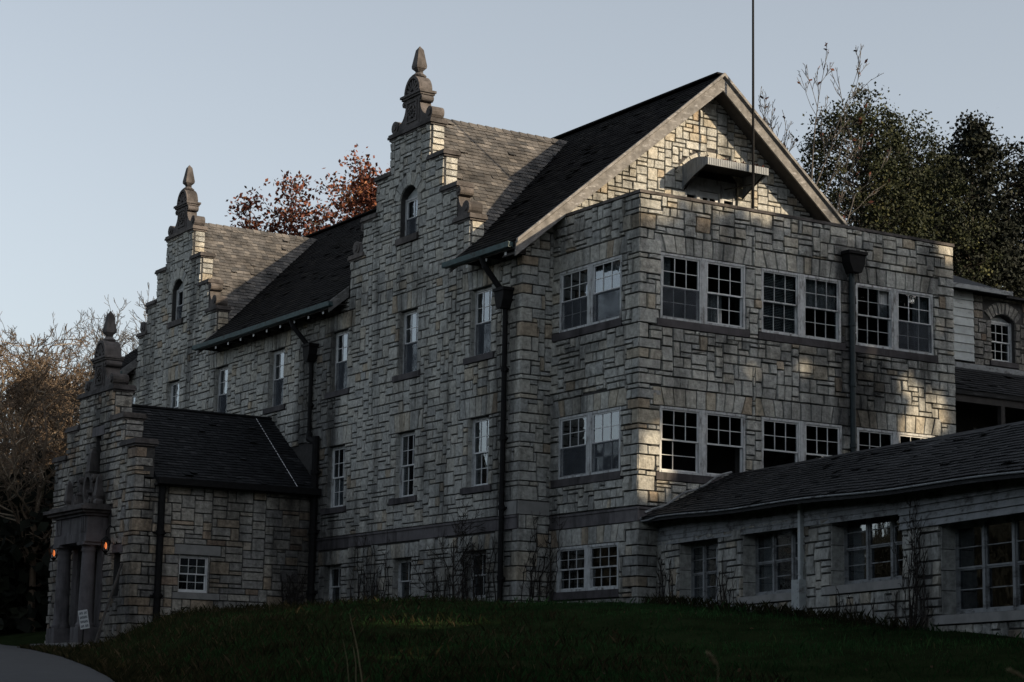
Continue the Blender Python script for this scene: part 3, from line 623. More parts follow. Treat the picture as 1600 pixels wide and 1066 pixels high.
for g in GC:
    crs = MB(); xe_ = XR - (ZR - ZC) / KM + .1; fx = Fr((0, g, 0), (0, 1, 0), (1, 0, 0)); dd_ = 3.66
    for s in (-1, 1):
        # each side: a sheet whose lower inner edge follows the valley with the main roof
        zb = ZC - KC * dd_; xv = XR - (ZR - zb) / KM
        crs.add([(-.55, g, ZC), (xe_, g, ZC), (max(xv, -.55) + .1, g + s * dd_, zb), (-.55, g + s * dd_, zb), (-.55, g, ZC - .15), (xe_, g, ZC - .15), (max(xv, -.55) + .1, g + s * dd_, zb - .15), (-.55, g + s * dd_, zb - .15)],
                [(0, 1, 2, 3), (4, 7, 6, 5), (0, 3, 7, 4), (1, 5, 6, 2), (2, 6, 7, 3)])
        up2 = Vector((0, -s, KC)); T2 = math.hypot(dd_, KC * dd_)
        shingles(sh, (-.58, g + s * dd_, zb), (1, 0, 0), xe_ + .6, up2, T2, lambda c: c.z > zm(c.x) - .03, ex=.17, tw=.23, lift=.026)
    crs.build('cross_roof', 'roof_grey', main); x = -.5
    while x < xe_ - .1: caps.hexa([Vector((x, g - .14, ZC - .11)), Vector((x + .3, g - .14, ZC - .12)), Vector((x + .3, g, ZC + .03)), Vector((x, g, ZC + .055)), Vector((x, g, ZC - .0)), Vector((x + .3, g, ZC - .0)), Vector((x + .3, g + .14, ZC - .12)), Vector((x, g + .14, ZC - .11))], U(.2, .9)); x += .29
sh.build('cross_shingles', 'roof_grey', main, kind='stuff'); caps.build('cross_ridge_cap', 'roof_grey', main, kind='stuff')
# rake boards and soffit of the end gable
for s in (-1, 1):
    e_ = Vector((XR + s * 6.64, 3.27, zm(XR + 6.64))); a_ = Vector((XR, 3.27, ZR))
    dn = Vector((0, 0, -.24)); mb = MB(); y0, y1 = Vector((0, -.03, 0)), Vector((0, .03, 0)); h_ = Vector((0, 0, .23))
    mb.hexa([e_ + dn - h_ * .75 + y0, a_ + dn - h_ + y0, a_ + dn - h_ + y1, e_ + dn - h_ * .75 + y1, e_ + dn + h_ * .85 + y0, a_ + dn + h_ * .85 + y0, a_ + dn + h_ * .85 + y1, e_ + dn + h_ * .85 + y1], .6)
    rb = mb.build('rake_board', 'old_wood', main)
    mb = MB(); u_ = Vector((0, 0, .0)); mb.hexa([e_ + Vector((0, -.11, -.06)), a_ + Vector((0, -.11, -.06)), a_ + Vector((0, -.03, -.1)), e_ + Vector((0, -.03, -.1)), e_ + Vector((0, -.11, .03)), a_ + Vector((0, -.11, .03)), a_ + Vector((0, -.03, .03)), e_ + Vector((0, -.03, .03))], .9)
    mb.build('rake_trim', 'old_wood', rb)
    mb = MB(); dz = Vector((0, 0, -.36)); mb.hexa([e_ + dz + Vector((0, .03, 0)), a_ + dz + Vector((0, .03, 0)), a_ + dz + Vector((0, .64, 0)), e_ + dz + Vector((0, .64, 0)), e_ + dz + Vector((0, .03, .03)), a_ + dz + Vector((0, .03, .03)), a_ + dz + Vector((0, .64, .03)), e_ + dz + Vector((0, .64, .03))]); mb.build('soffit', 'dark_wood', main)
# eaves: gutters, fascia, soffits, rafter tails, end boards
for k, (y0, y1) in enumerate(segs):
    g0, g1 = y0 + (0.05 if k == 0 else -.25), y1 + (.25 if k < 2 else 0)
    ze = zm(XEAV); mb = MB(); pr = [(XEAV - .14, ze - .02), (XEAV - .16, ze - .02), (XEAV - .13, ze - .15), (XEAV - .03, ze - .17), (XEAV, ze - .17), (XEAV, ze - .15), (XEAV - .02, ze - .15), (XEAV - .115, ze - .13)]
    mb.prism(fy, pr, g0, g1); mb.box(Fr((0, 0, 0), (1, 0, 0), (0, 1, 0)), XEAV - .15, XEAV, ze - .165, ze - .03, g1 - .01, g1)
    mb.box(Fr((0, 0, 0), (1, 0, 0), (0, 1, 0)), XEAV - .15, XEAV, ze - .165, ze - .03, g0, g0 + .01); mb.build('gutter', 'copper', main)
    mb = MB(); mb.box(fy, XEAV + .005, XEAV + .04, ze - .2, ze - .02, y0 + .01, y1 - .01); mb.build('fascia', 'dark_wood', main)
    mb = MB(); mb.box(fy, XEAV + .04, XF - .03, ze - .03, ze + .0, y0 + .01, y1 - .01); mb.build('soffit', 'dark_wood', main)
    y = y0 + .5
    while y < y1 - .2:
        mb = MB(); mb.prism(fy, [(XEAV + .06, ze - .2), (XF, ze - .2), (XF, ze + .3), (XEAV + .06, ze - .06)], y - .045, y + .045); rt = mb.build('rafter_tail', 'dark_wood', main)
        MB().box(fy, XEAV + .05, XEAV + .06, ze - .29, ze - .21, y - .05, y + .05).build('rafter_end', 'white_frame', main); y += .98
    for ye in ((y1,) if k == 0 else (y0, y1)):
        sgn = 1 if ye == y1 else -1
        mb = MB(); x0, x1 = XEAV - .02, XF - .03; mb.prism(fy, [(x0, zm(x0) - .30), (x1, zm(x1) - .30), (x1, zm(x1) + .03), (x0, zm(x0) + .03)], ye + sgn * .002, ye + sgn * .05); mb.build('verge_board', 'old_wood', main)
# gable copings, scrolls and crests
def coping(root, fr, a0, a1, b, thick=.42, h=.13, over=.1):
    mb = MB(); t = U(.2, .9)
    mb.box(fr, a0 - over, a1 + over, b, b + h * .55, -thick - over * .6, over, t); mb.box(fr, a0 - over * .55, a1 + over * .55, b - h * .45, b, -thick - over * .3, over * .55, t)
    mb.box(fr, a0 - over * .8, a1 + over * .8, b + h * .55, b + h, -thick - over * .4, over * .8, t); return mb.build('coping', 'carved_stone', root)
def volute(mb, fr, a, b, r, c0, c1, n=14):
    mb.prism(fr, [(a + r * math.cos(2 * math.pi * i / n), b + r * math.sin(2 * math.pi * i / n)) for i in range(n)], c0, c1, U(.3, .8))
    mb.prism(fr, [(a + r * .5 * math.cos(2 * math.pi * i / n), b + r * .5 * math.sin(2 * math.pi * i / n)) for i in range(n)], c1, c1 + .03, U(.3, .8))
def scroll(root, fr, ai, bi, ao, bo, ri, ro, c0, c1):
    """S-shaped console between an upper inner point and a lower outer one"""
    mb = MB(); n = 12; cur = []
    for i in range(n + 1):
        t = i / n; cur.append((ai + (ao - ai) * (t ** 1.9), bi + (bo - bi) * (1 - (1 - t) ** 2.1)))
    base = [(ao, bo - ro * .9), (ai - (ao - ai) * .02, bo - ro * .9)]
    mb.prism(fr, cur + base, c0, c1 - .03, .5); volute(mb, fr, ao, bo, ro, c0 - .01, c1); volute(mb, fr, ai + (ao - ai) * .1, bi - ri * .4, ri, c0 - .01, c1)
    return mb.build('scroll', 'carved_stone', root)
def crest(root, fr, ac, b, thick=.4, s=1.0):
    o = lambda a, z: (ac + a * s, b + z * s)
    mb = MB(); mb.box(fr, ac - .40 * s, ac + .40 * s, b, b + .86 * s, -thick, 0, .5); ped = mb.build('pedestal', 'carved_stone', root)
    mb = MB(); e = .03
    mb.box(fr, ac - .3 * s, ac + .3 * s, b + .14 * s, b + .19 * s, -.01, e); mb.box(fr, ac - .3 * s, ac + .3 * s, b + .72 * s, b + .77 * s, -.01, e)
    mb.box(fr, ac - .3 * s, ac - .25 * s, b + .19 * s, b + .72 * s, -.01, e); mb.box(fr, ac + .25 * s, ac + .3 * s, b + .19 * s, b + .72 * s, -.01, e)
    for k in range(12):
        t = 2 * math.pi * k / 12; rr_ = .17 * s; a_, z_ = ac + rr_ * math.cos(t), b + .455 * s + rr_ * math.sin(t)
        mb.prism(fr, [(a_ + .055 * s * math.cos(t + q), z_ + .04 * s * math.sin(t + q)) for q in (0, 1.57, 3.14, 4.71)], -.01, .03 + .015 * (k % 2), U(.1, .9))
    volute(mb, fr, ac, b + .455 * s, .07 * s, -.01, .05); mb.build('rosette', 'carved_stone', ped)
    for q in (-1, 1): scroll(root, fr, *o(q * .42, .80), *o(q * 1.02, .19), .1 * s, .19 * s, -thick + .02, .01)
    mb = MB(); mb.box(fr, ac - .56 * s, ac + .56 * s, b + .86 * s, b + .92 * s, -thick - .03, .05); mb.box(fr, ac - .6 * s, ac + .6 * s, b + .92 * s, b + .99 * s, -thick - .06, .09); mb.build('cornice', 'carved_stone', root)
    n = 16; mb = MB(); mb.prism(fr, [o(.46 * math.cos(math.pi * i / n), .99 + .53 * math.sin(math.pi * i / n)) for i in range(n + 1)], -thick, -.04, .5)
    prof = [(.46, .53), (.38, .44)]
    for i in range(n):
        t0, t1 = math.pi * i / n, math.pi * (i + 1) / n
        P = [o(r * math.cos(t), .99 + q * math.sin(t)) for t, (r, q) in ((t0, prof[1]), (t1, prof[1]), (t1, prof[0]), (t0, prof[0]))]; mb.prism(fr, P, -.05, .03, .6)
    sh_ = mb.build('shell_head', 'carved_stone', root)
    mb = MB()
    for i in range(7):
        t = rad(18 + 24 * i); w_ = .09
        mb.prism(fr, [o(.06 * math.cos(t - .5), 1.02 + .06 * math.sin(t - .5)), o(.36 * math.cos(t - w_), .99 + .41 * math.sin(t - w_)), o(.36 * math.cos(t + w_), .99 + .41 * math.sin(t + w_)), o(.06 * math.cos(t + .5), 1.02 + .06 * math.sin(t + .5))], -.05, .015, U(.2, .9))
    mb.build('shell_flutes', 'carved_stone', sh_)
    mb = MB(); O_ = fr(ac, b + 1.5 * s, -thick / 2); mb.lathe(O_, [(.2 * s, 0), (.22 * s, .04 * s), (.16 * s, .09 * s), (.1 * s, .14 * s), (.12 * s, .17 * s)], 14)
    mb.lathe(O_ + Z * .17 * s, [(.1 * s, 0), (.225 * s, .1 * s), (.235 * s, .17 * s), (.12 * s, .66 * s), (.004, .78 * s)], 4, rad(45) + math.atan2(fr.u.y, fr.u.x)); mb.build('finial', 'carved_stone', root)
for g in GC:
    a = g - YG; hp = 0
    for i, (h, z) in enumerate(STEPS):
        if i == 0: coping(main, ff, a - h, a + h, z)
        else:
            for s in (-1, 1):
                lo, hi = sorted((a + s * (hp - .1), a + s * h)); coping(main, ff, lo + (.1 if s > 0 else 0), hi - (.1 if s < 0 else 0), z)
        hp = h
    for s in (-1, 1): scroll(main, ff, a + s * 2.76, 11.45, a + s * 3.22, 10.84, .13, .2, -.4, .02)
    crest(main, ff, a, 13.86)
# downpipes
def downpipe(root, fr, a, b0, b1, c=.13, r=.07, hopper=True, elbow=None, mat='iron', boot=None):
    mb = MB(); z = b0; mb.tube([fr(a, b0, c), fr(a, b1, c)], r, 8)
    z = b0 + .9
    while z < b1: mb.tube([fr(a, z, c), fr(a, z + .12, c)], r * 1.3, 8); mb.box(fr, a - r * 1.7, a + r * 1.7, z + .03, z + .08, 0, c, .5); z += 1.8
    p = mb.build('downpipe', mat, root)
    if hopper:
        mb = MB(); mb.prism(fr, [(a - .1, b1 - .1), (a + .1, b1 - .1), (a + .2, b1 + .12), (a + .24, b1 + .4), (a - .24, b1 + .4), (a - .2, b1 + .12)], .01, .34, .5); mb.box(fr, a - .27, a + .27, b1 + .36, b1 + .44, .0, .37); mb.build('hopper_head', mat, p)
    if elbow: mb = MB(); mb.tube([fr(a, b1 + .3, c + .06)] + [fr(*e) for e in elbow], r * 1.15, 8); mb.build('elbow', mat, p)
    return p
downpipe(main, ff, .62, -.3, 7.75, elbow=[(.9, 8.75, .6), (1.0, 9.0, .66)])
downpipe(main, ff, 11.9, 5.4, 7.8, elbow=[(12.3, 8.8, .6), (12.4, 9.02, .66)]); downpipe(main, ff, 11.35, -.3, 5.35, c=.16, r=.11, hopper=False)
mb = MB(); mb.tube([ff(11.9, 5.5, .13), ff(11.75, 5.3, .2), ff(11.35, 5.15, .16)], .1, 8); mb.build('offset_bend', 'iron', main)

# ================================================================== flat-roofed wing
wing = thing('sunroom_wing', 'square flat-roofed stone wing with rows of paired white sash windows', 'building', (5.2, 2, 0))
mw = Masonry(wing, 'stone')
fw = Fr((0, 0, 0), (1, 0, 0), (0, -1, 0)); fl = Fr((0, 0, 0), (0, 1, 0), (-1, 0, 0)); WX = 10.4; ZP = 10.02
prs = [(.62, 3.26), (3.78, 6.42), (6.93, 9.66)]
ow = [(p[0], p[1], 6.93, 8.6) for p in prs] + [(p[0], p[1], 3.13, 4.76) for p in prs]
ol = [(.75, 3.55, 6.98, 8.58), (.73, 3.5, 3.17, 4.76), (.76, 3.5, .3, 1.43)]
for fr, ops, L in ((fw, ow, WX), (fl, ol, 3.9)):
    io = lambda a, b, ops=ops: not any(o[0] < a < o[1] and o[2] < b < o[3] for o in ops)
    core(fr, [0, L] + [x for o in ops for x in o[:2]], [-1.5, ZP] + [x for o in ops for x in o[2:]], io, .4, wing, 'wall')
qa, qb = quoins(mw, fw, fl, -.3, 1.9), quoins(mw, fw, fl, 2.27, ZP)
exw = qa[0] + qb[0]; exl = qa[1] + qb[1]
fe = Fr((WX, 0, 0), (-1, 0, 0), (0, -1, 0)); fe2 = Fr((WX, 0, 0), (0, 1, 0), (1, 0, 0)); qc = quoins(mw, fe, fe2, 2.0, ZP); exw = exw + [(WX - e[1], WX, e[2], e[3]) for e in qc[0]]
for (a0, a1, b0, b1) in ow:
    exw += [(a0, a1, b0, b1), (a0 - .22, a1 + .22, b1, b1 + .47), (a0 - .12, a1 + .12, b0 - .2, b0)]
    lintel(mw, wing, fw, a0 - .22, a1 + .22, b1, b1 + .47, 10, warm=.1 if b0 > 5 else .6); slab(wing, fw, a0 - .12, a1 + .12, b0 - .195, b0 - .004, .07)
for (a0, a1, b0, b1) in ol:
    r1 = min(a1 + .3, 3.88)
    exl += [(a0, a1, b0, b1), (a0 - .25, r1, b1, b1 + .46), (a0 - .05, r1, b0 - .2, b0)]
    lintel(mw, wing, fl, a0 - .25, r1, b1, b1 + .455, 10, warm=.25); slab(wing, fl, a0 - .05, r1, b0 - .195, b0 - .004, .06)
exl.append((0, 3.9, 1.89, 2.27)); course(wing, fl, -.05, 3.86, 1.9, 2.26, .06, .95); exw.append((0, 1.2, 1.89, 2.27)); course(wing, fw, .02, 1.2, 1.9, 2.26, .06)
mw.fill(fw, 0, WX, -.4, ZP, lambda a, b: True, exw, .048, .10); mw.fill(fl, 0, 3.9, -.4, ZP, lambda a, b: True, exl, .048, .08)
mw.finish()
def pair(root, fr, a0, a1, b0, b1, k1, k2):
    mid = (a0 + a1) / 2
    window(root, fr, a0, mid - .06, b0, b1, -.05, 3, 2, **k1); window(root, fr, mid + .06, a1, b0, b1, -.05, 3, 2, **k2)
    mb = MB(); mb.box(fr, mid - .06, mid + .06, b0, b1, -.1, .035, U(.2, .8)); mb.build('mullion', 'old_paint', root)
D_ = dict
pair(wing, fw, *ow[0], D_(curtain=('up', (.0, .3)), screen='low'), D_(missing=((1, 1, 0),), curtain=('low', (0, .5))))
pair(wing, fw, *ow[1], D_(blind='full', smat='old_paint'), D_(curtain=('up', (0, 1)), smat='old_paint', missing=((1, 0, 0),)))
pair(wing, fw, *ow[2], D_(smat='old_paint', missing=((0, 2, 1), (1, 0, 1)), curtain=('up', (.7, 1))), D_(curtain=('all', (.55, 1)), screen='low'))
pair(wing, fw, *ow[3], D_(lowskip=(2,), missing=((1, 1, 0), (1, 2, 0), (1, 1, 1), (1, 2, 1)), low_h=False), D_(lowskip=(1, 2), low_h=True, missing=tuple((1, i, j) for i in range(3) for j in range(2)), blind=None))
pair(wing, fw, *ow[4], D_(low_h=True, lowskip=(1, 2), missing=((0, 1, 1),)), D_(lowskip=(1, 2), low_h=True)); pair(wing, fw, *ow[5], D_(), D_())
pair(wing, fl, *ol[0], D_(curtain=('up', (0, 1)), low_h=True, lowskip=(1, 2), screen='low'), D_(curtain=('up', (0, .3)), screen='low'))
pair(wing, fl, *ol[1], D_(low_h=False, curtain=('low', (.5, 1)), screen='low'), D_(low_h=True, lowskip=(1, 2), screen='low')); pair(wing, fl, *ol[2], D_(smat='old_paint'), D_(smat='old_paint', missing=((1, 0, 1),)))
mb = MB(); mb.box(f0, 1.3, WX - 1.2, -1.5, 9.2, -3.8, -1.2); mb.build('interior', 'interior', wing)
mb = MB(); mb.box(f0, .3, WX - .3, 9.25, 9.4, -3.88, -.3); mb.build('flat_roof', 'roof_dark', wing)
mb = MB(); mb.box(fe2, 0.01, 6.0, -1.5, ZP - .01, -.4, 0); mb.build('side_wall', 'stone', wing)
mb = MB()
for i in range(7): mb.box(fw, WX * i / 7 + (.0 if i else -.06) + .003, WX * (i + 1) / 7 + (.05 if i == 6 else 0) - .003, ZP, ZP + .075, -.42, .07, U(.2, .9))
for i in range(3): mb.box(fl, (.43 if i == 0 else 3.9 * i / 3) + .003, 3.9 * (i + 1) / 3 - .003, ZP, ZP + .075, -.42, .07, U(.2, .9))
mb.box(fe2, .43, 6, ZP, ZP + .075, -.42, .05); mb.build('parapet_coping', 'carved_stone', wing)
mb = MB(); mb.tube([fw(6.72, 3.0, .12), fw(6.72, 8.9, .12)], .075, 10); z = 4.2
while z < 8.8: mb.tube([fw(6.72, z, .12), fw(6.72, z + .1, .12)], .1, 10); z += 1.6
dpw = mb.build('downpipe', 'pipe_blue', wing)
mb = MB(); mb.prism(fw, [(6.58, 8.8), (6.86, 8.8), (6.98, 9.05), (7.0, 9.3), (6.44, 9.3), (6.46, 9.05)], .0, .36); mb.box(fw, 6.4, 7.04, 9.28, 9.36, 0, .4); mb.build('hopper_head', 'iron', dpw)
# mast
mast = thing('antenna_mast', 'thin black antenna mast rising above the flat wing roof', 'mast', (5.58, 2.6, 9.4))
MB().tube([(5.58, 2.6, 9.4), (5.60, 2.6, 13), (5.60, 2.6, 18.6)], [.042, .036, .028], 8).build('pole', 'iron', mast)
mb = MB(); mb.box(Fr((5.58, 2.6, 0), (1, 0, 0), (0, -1, 0)), -.2, .2, 9.39, 9.45, -.2, .2); mb.tube([(5.6, 2.6, 11.6), (5.6, 3.87, 11.7)], .02, 6); mb.build('bracket', 'iron', mast)

# ================================================================== entrance block
ent = thing('entrance_block', 'dark stone entrance porch with stepped gable, columns and obelisk finial', 'building', (-4, 18.75, -1))
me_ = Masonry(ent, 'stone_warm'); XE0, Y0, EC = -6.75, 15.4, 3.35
fs = Fr((XF, Y0, 0), (-1, 0, 0), (0, -1, 0)); fp = Fr((XE0, Y0, 0), (0, 1, 0), (-1, 0, 0)); fs2 = Fr((XE0, Y0, 0), (1, 0, 0), (0, -1, 0)); LS = XF - XE0; EW = 2 * EC
wo = (3.38, 4.36, .5, 1.58)
core(fs, [0, LS, wo[0], wo[1]], [-2, 3.75, wo[2], wo[3]], lambda a, b: not (wo[0] < a < wo[1] and wo[2] < b < wo[3]), .4, ent, 'side_wall')
ESTEP = ((1.4, 6.5), (2.35, 5.55), (3.35, 4.7))
eo = [(EC - .8, EC + .8, -1.3, 1.78), (EC - .55, EC - .05, 4.05, 5.2), (.75, 1.35, .35, 1.6), (EW - 1.35, EW - .75, .35, 1.6)]
def ent_in(a, b):
    return any(abs(a - EC) < h and b < z for h, z in ESTEP)
inE = lambda a, b: ent_in(a, b) and not any(o[0] < a < o[1] and o[2] < b < o[3] for o in eo)
core(fp, [EC + s * h for h, z in ESTEP for s in (-1, 1)] + [x for o in eo for x in o[:2]], [-2] + [z for h, z in ESTEP] + [x for o in eo for x in o[2:]], inE, .55, ent, 'front_wall')
qe = quoins(me_, fp, fs2, -1.2, 4.6, rough=.04)
exs = [(wo[0], wo[1], wo[2], wo[3]), (wo[0] - .32, wo[1] + .16, wo[3], wo[3] + .3), (wo[0] - .32, wo[1] + .18, wo[2] - .2, wo[2])] + [(LS - e[1], LS, e[2], e[3]) for e in qe[1]]
slab(ent, fs, wo[0] - .31, wo[1] + .15, wo[3] + .01, wo[3] + .29, .03, 'lintel', 'grey_slab'); slab(ent, fs, wo[0] - .31, wo[1] + .17, wo[2] - .19, wo[2] - .01, .07, 'sill', 'grey_slab'); jambs(ent, fs, *wo, .25, 'stone_warm')
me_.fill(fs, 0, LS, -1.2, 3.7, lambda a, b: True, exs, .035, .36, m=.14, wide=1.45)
window(ent, fs, *wo, -.15, 3, 2, single_glass=True, mat='white_frame')
exf = list(qe[0]) + [o[:4] for o in eo] + [(eo[1][0] - .2, eo[1][1] + .3, 5.2, 5.5), (EC - 1.75, EC + 1.75, 1.85, 3.05), (EC - 1.25, EC - .8, -1.3, 1.9), (EC + .8, EC + 1.25, -1.3, 1.9)] + [(o[0] - .1, o[1] + .1, o[3], o[3] + .25) for o in eo[2:]]
slab(ent, fp, eo[1][0] - .19, eo[1][1] + .29, 5.21, 5.49, .04, 'lintel', 'course_stone')
for o in eo[2:]: slab(ent, fp, o[0] - .09, o[1] + .09, o[3] + .01, o[3] + .24, .04, 'lintel', 'course_stone'); MB().box(fp, o[0], o[1], o[2], o[3], -.3, -.22).build('panel', 'course_stone', ent)
MB().box(fp, eo[1][0] - .1, eo[1][1] + .1, 4.0, 5.25, -.6, -.35).build('slit_panel', 'interior', ent)
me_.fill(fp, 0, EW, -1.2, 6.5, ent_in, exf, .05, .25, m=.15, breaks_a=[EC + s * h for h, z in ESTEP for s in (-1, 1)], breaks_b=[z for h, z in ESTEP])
# side returns of the stepped parapet
for i, (h, z) in enumerate(ESTEP):
    zb = 3.75 if i == 2 else ESTEP[i + 1][1]; fr2 = Fr((XE0, Y0 + EC - h, 0), (1, 0, 0), (0, -1, 0)); 
    me_.fill(fr2, 0 if i < 2 else .3, .55, zb + (.1 if i < 2 else .95), z, lambda a, b: True, [], .04, .35, m=.18)
me_.finish()
hp = 0
for i, (h, z) in enumerate(ESTEP):
    if i == 0: coping(ent, fp, EC - h, EC + h, z, .55, .15, .12)
    else:
        for s in (-1, 1): lo, hi = sorted((EC + s * (hp - .1), EC + s * h)); coping(ent, fp, lo + (.12 if s > 0 else 0), hi - (.12 if s < 0 else 0), z, .55, .15, .12)
    hp = h
crest(ent, fp, EC, 6.65, .5, 1.0)
# roof of the entrance block
ZE2, YC2, ZRD = 3.72, Y0 + EC, 6.25; ke = (ZRD - ZE2) / (EC + .25)
fx = Fr((0, 0, 0), (0, 1, 0), (1, 0, 0))
mb = MB(); mb.prism(fx, [(Y0 - .25, ZE2), (YC2, ZRD), (Y0 + EW + .25, ZE2), (Y0 + EW + .25, ZE2 - .12), (YC2, ZRD - .15), (Y0 - .25, ZE2 - .12)], XE0 + .56, XF - .005); mb.build('roof', 'roof_slate', ent)
mb = MB(); shingles(mb, (XE0 + .56, Y0 - .25, ZE2), (1, 0, 0), XF - XE0 - .57, (0, 1, ke), math.hypot(EC + .25, ZRD - ZE2), None, ex=.16, tw=.22, lift=.028); mb.build('slates', 'roof_slate', ent, kind='stuff')
mb = MB(); mb.box(fs, .0, LS - .56, ZE2 - .17, ZE2 + .02, .26, .42); mb.build('gutter', 'iron', ent)
mb = MB(); mb.box(fs, .0, LS - .56, ZE2 - .2, ZE2 - .13, .0, .26); mb.build('soffit', 'dark_wood', ent)
mb = MB(); mb.bar((XE0 + .56, YC2, ZRD + .02), (XF - .01, YC2, ZRD + .02), .2, .05, (0, 1, 0)); mb.build('ridge_cap', 'roof_slate', ent)
mb = MB(); q_ = [Vector((XF - .75 + .02 * i, Y0 - .2 + (EC + .1) * i / 8, ZE2 + .06 + ke * (EC + .1) * i / 8)) for i in range(9)]; mb.tube([p_ + Vector((-.95 + .95 * 0, 0, 0)) * 0 for p_ in q_], .012, 4, .9); mb.build('roof_cable', 'white_frame', ent)
downpipe(ent, fs, LS - .78, -.6, 3.55, c=.14, r=.11, hopper=False)
MB().box(f0, XE0 + .9, XF, -1.5, 3.6, -(Y0 + EW - .4), -(Y0 + 1.0)).build('interior', 'interior', ent)
MB().box(Fr((XF, Y0 + EW, 0), (-1, 0, 0), (0, 1, 0)), 0, LS - .05, -2, 3.7, -.3, 0).build('far_wall', 'stone_warm', ent)
# portal
for s in (-1, 1):
    c = fp(EC + s * 1.02, -.95, .42); mb = MB(); k = 'column'
    mb.lathe(c + Z * .42, [(.27, 0), (.29, .04), (.27, .1), (.235, .14), (.225, .5), (.195, 2.1), (.19, 2.2), (.225, 2.24), (.2, 2.28), (.21, 2.34), (.25, 2.4)], 18); cl = mb.build('column', 'course_stone', ent, smooth=True)
    MB().box(fp, EC + s * 1.02 - .33, EC + s * 1.02 + .33, -1.4, -.53, .0, .74).build('plinth', 'course_stone', cl)
    MB().box(fp, EC + s * 1.02 - .28, EC + s * 1.02 + .28, 1.86, 1.95, .0, .7).build('capital', 'course_stone', cl)
    MB().box(fp, EC + s * 1.02 - .2, EC + s * 1.02 + .2, -1.3, 1.9, 0, .08).build('pilaster', 'course_stone', ent)
mb = MB(); mb.box(fp, EC - 1.35, EC + 1.35, 1.95, 2.2, .0, .66); mb.box(fp, EC - 1.33, EC + 1.33, 2.2, 2.72, .0, .63); mb.box(fp, EC - 1.42, EC + 1.42, 2.72, 2.8, 0, .72); eb = mb.build('entablature', 'course_stone', ent)
mb = MB(); mb.box(fp, EC - 1.55, EC + 1.55, 2.8, 2.88, 0, .85); mb.box(fp, EC - 1.65, EC + 1.65, 2.88, 2.98, 0, .95); mb.box(fp, EC - 1.5, EC + 1.5, 2.98, 3.06, 0, .8); mb.build('cornice', 'carved_stone', eb)
for s in (-1, 1):
    for k in range(3): MB().box(fp, EC + s * 1.02 - .2 + .15 * k, EC + s * 1.02 - .1 + .15 * k, 2.24, 2.7, .62, .66).build('triglyph', 'course_stone', eb)
mb = MB()
def ring(mb, fr, ac, bc, ra, rb, w, c0, c1, n=20):
    for i in range(n):
        t0, t1 = 2 * math.pi * i / n, 2 * math.pi * (i + 1) / n
        mb.prism(fr, [(ac + ra * math.cos(t0), bc + rb * math.sin(t0)), (ac + ra * math.cos(t1), bc + rb * math.sin(t1)), (ac + (ra + w) * math.cos(t1), bc + (rb + w) * math.sin(t1)), (ac + (ra + w) * math.cos(t0), bc + (rb + w) * math.sin(t0))], c0, c1, U(.3, .7))
ring(mb, fp, EC, 3.62, .24, .36, .14, -.02, .2); mb.prism(fp, [(EC - .24, 3.3), (EC + .24, 3.3), (EC + .24, 3.95), (EC - .24, 3.95)], -.02, .05, .1)
cart = mb.build('cartouche', 'carved_stone', ent)
for s in (-1, 1):
    scroll(ent, fp, EC + s * .5, 3.95, EC + s * .95, 3.28, .12, .2, -.02, .26); scroll(ent, fp, EC + s * .42, 3.5, EC + s * .62, 3.2, .06, .13, .1, .34)
    O_ = fp(EC + s * 1.25, 3.06, .3); MB().lathe(O_, [(.16, 0), (.16, .1), (.1, .16), (.17, .25), (.17, .3), (.09, .78), (.01, .9)], 4, rad(45)).build('obelisk', 'carved_stone', ent)
O_ = fp(EC, 4.08, .06); MB().lathe(O_, [(.2, 0), (.24, .06), (.22, .1), (.15, .62), (.01, .78)], 4, rad(45)).build('obelisk', 'carved_stone', ent)
mb = MB(); mb.box(fp, EC - .8, EC + .8, -1.3, 1.78, -.54, -.48); dd = mb.build('door', 'door_wood', ent)
for i in (-1, 1):
    for b0, b1 in ((-.85, .1), (.2, 1.0), (1.1, 1.6)): MB().box(fp, EC + i * .38 - .27, EC + i * .38 + .27, b0, b1, -.48, -.455).build('door_panel', 'door_wood', dd)
MB().tube([fp(EC + .06, .05, -.47), fp(EC + .06, .05, -.40), fp(EC + .06, .2, -.40)], .02, 6).build('door_handle', 'iron', dd)
MB().box(fp, EC - .8, EC - .72, -1.3, 1.78, -.48, -.40).build('door_jamb', 'white_frame', ent); MB().box(fp, EC + .74, EC + .8, -1.3, 1.78, -.48, -.4).build('door_jamb', 'door_wood', ent)
MB().box(fp, EC - 1.7, EC + 1.7, -1.45, -1.0, 0, 1.1).build('step', 'grey_slab', ent)
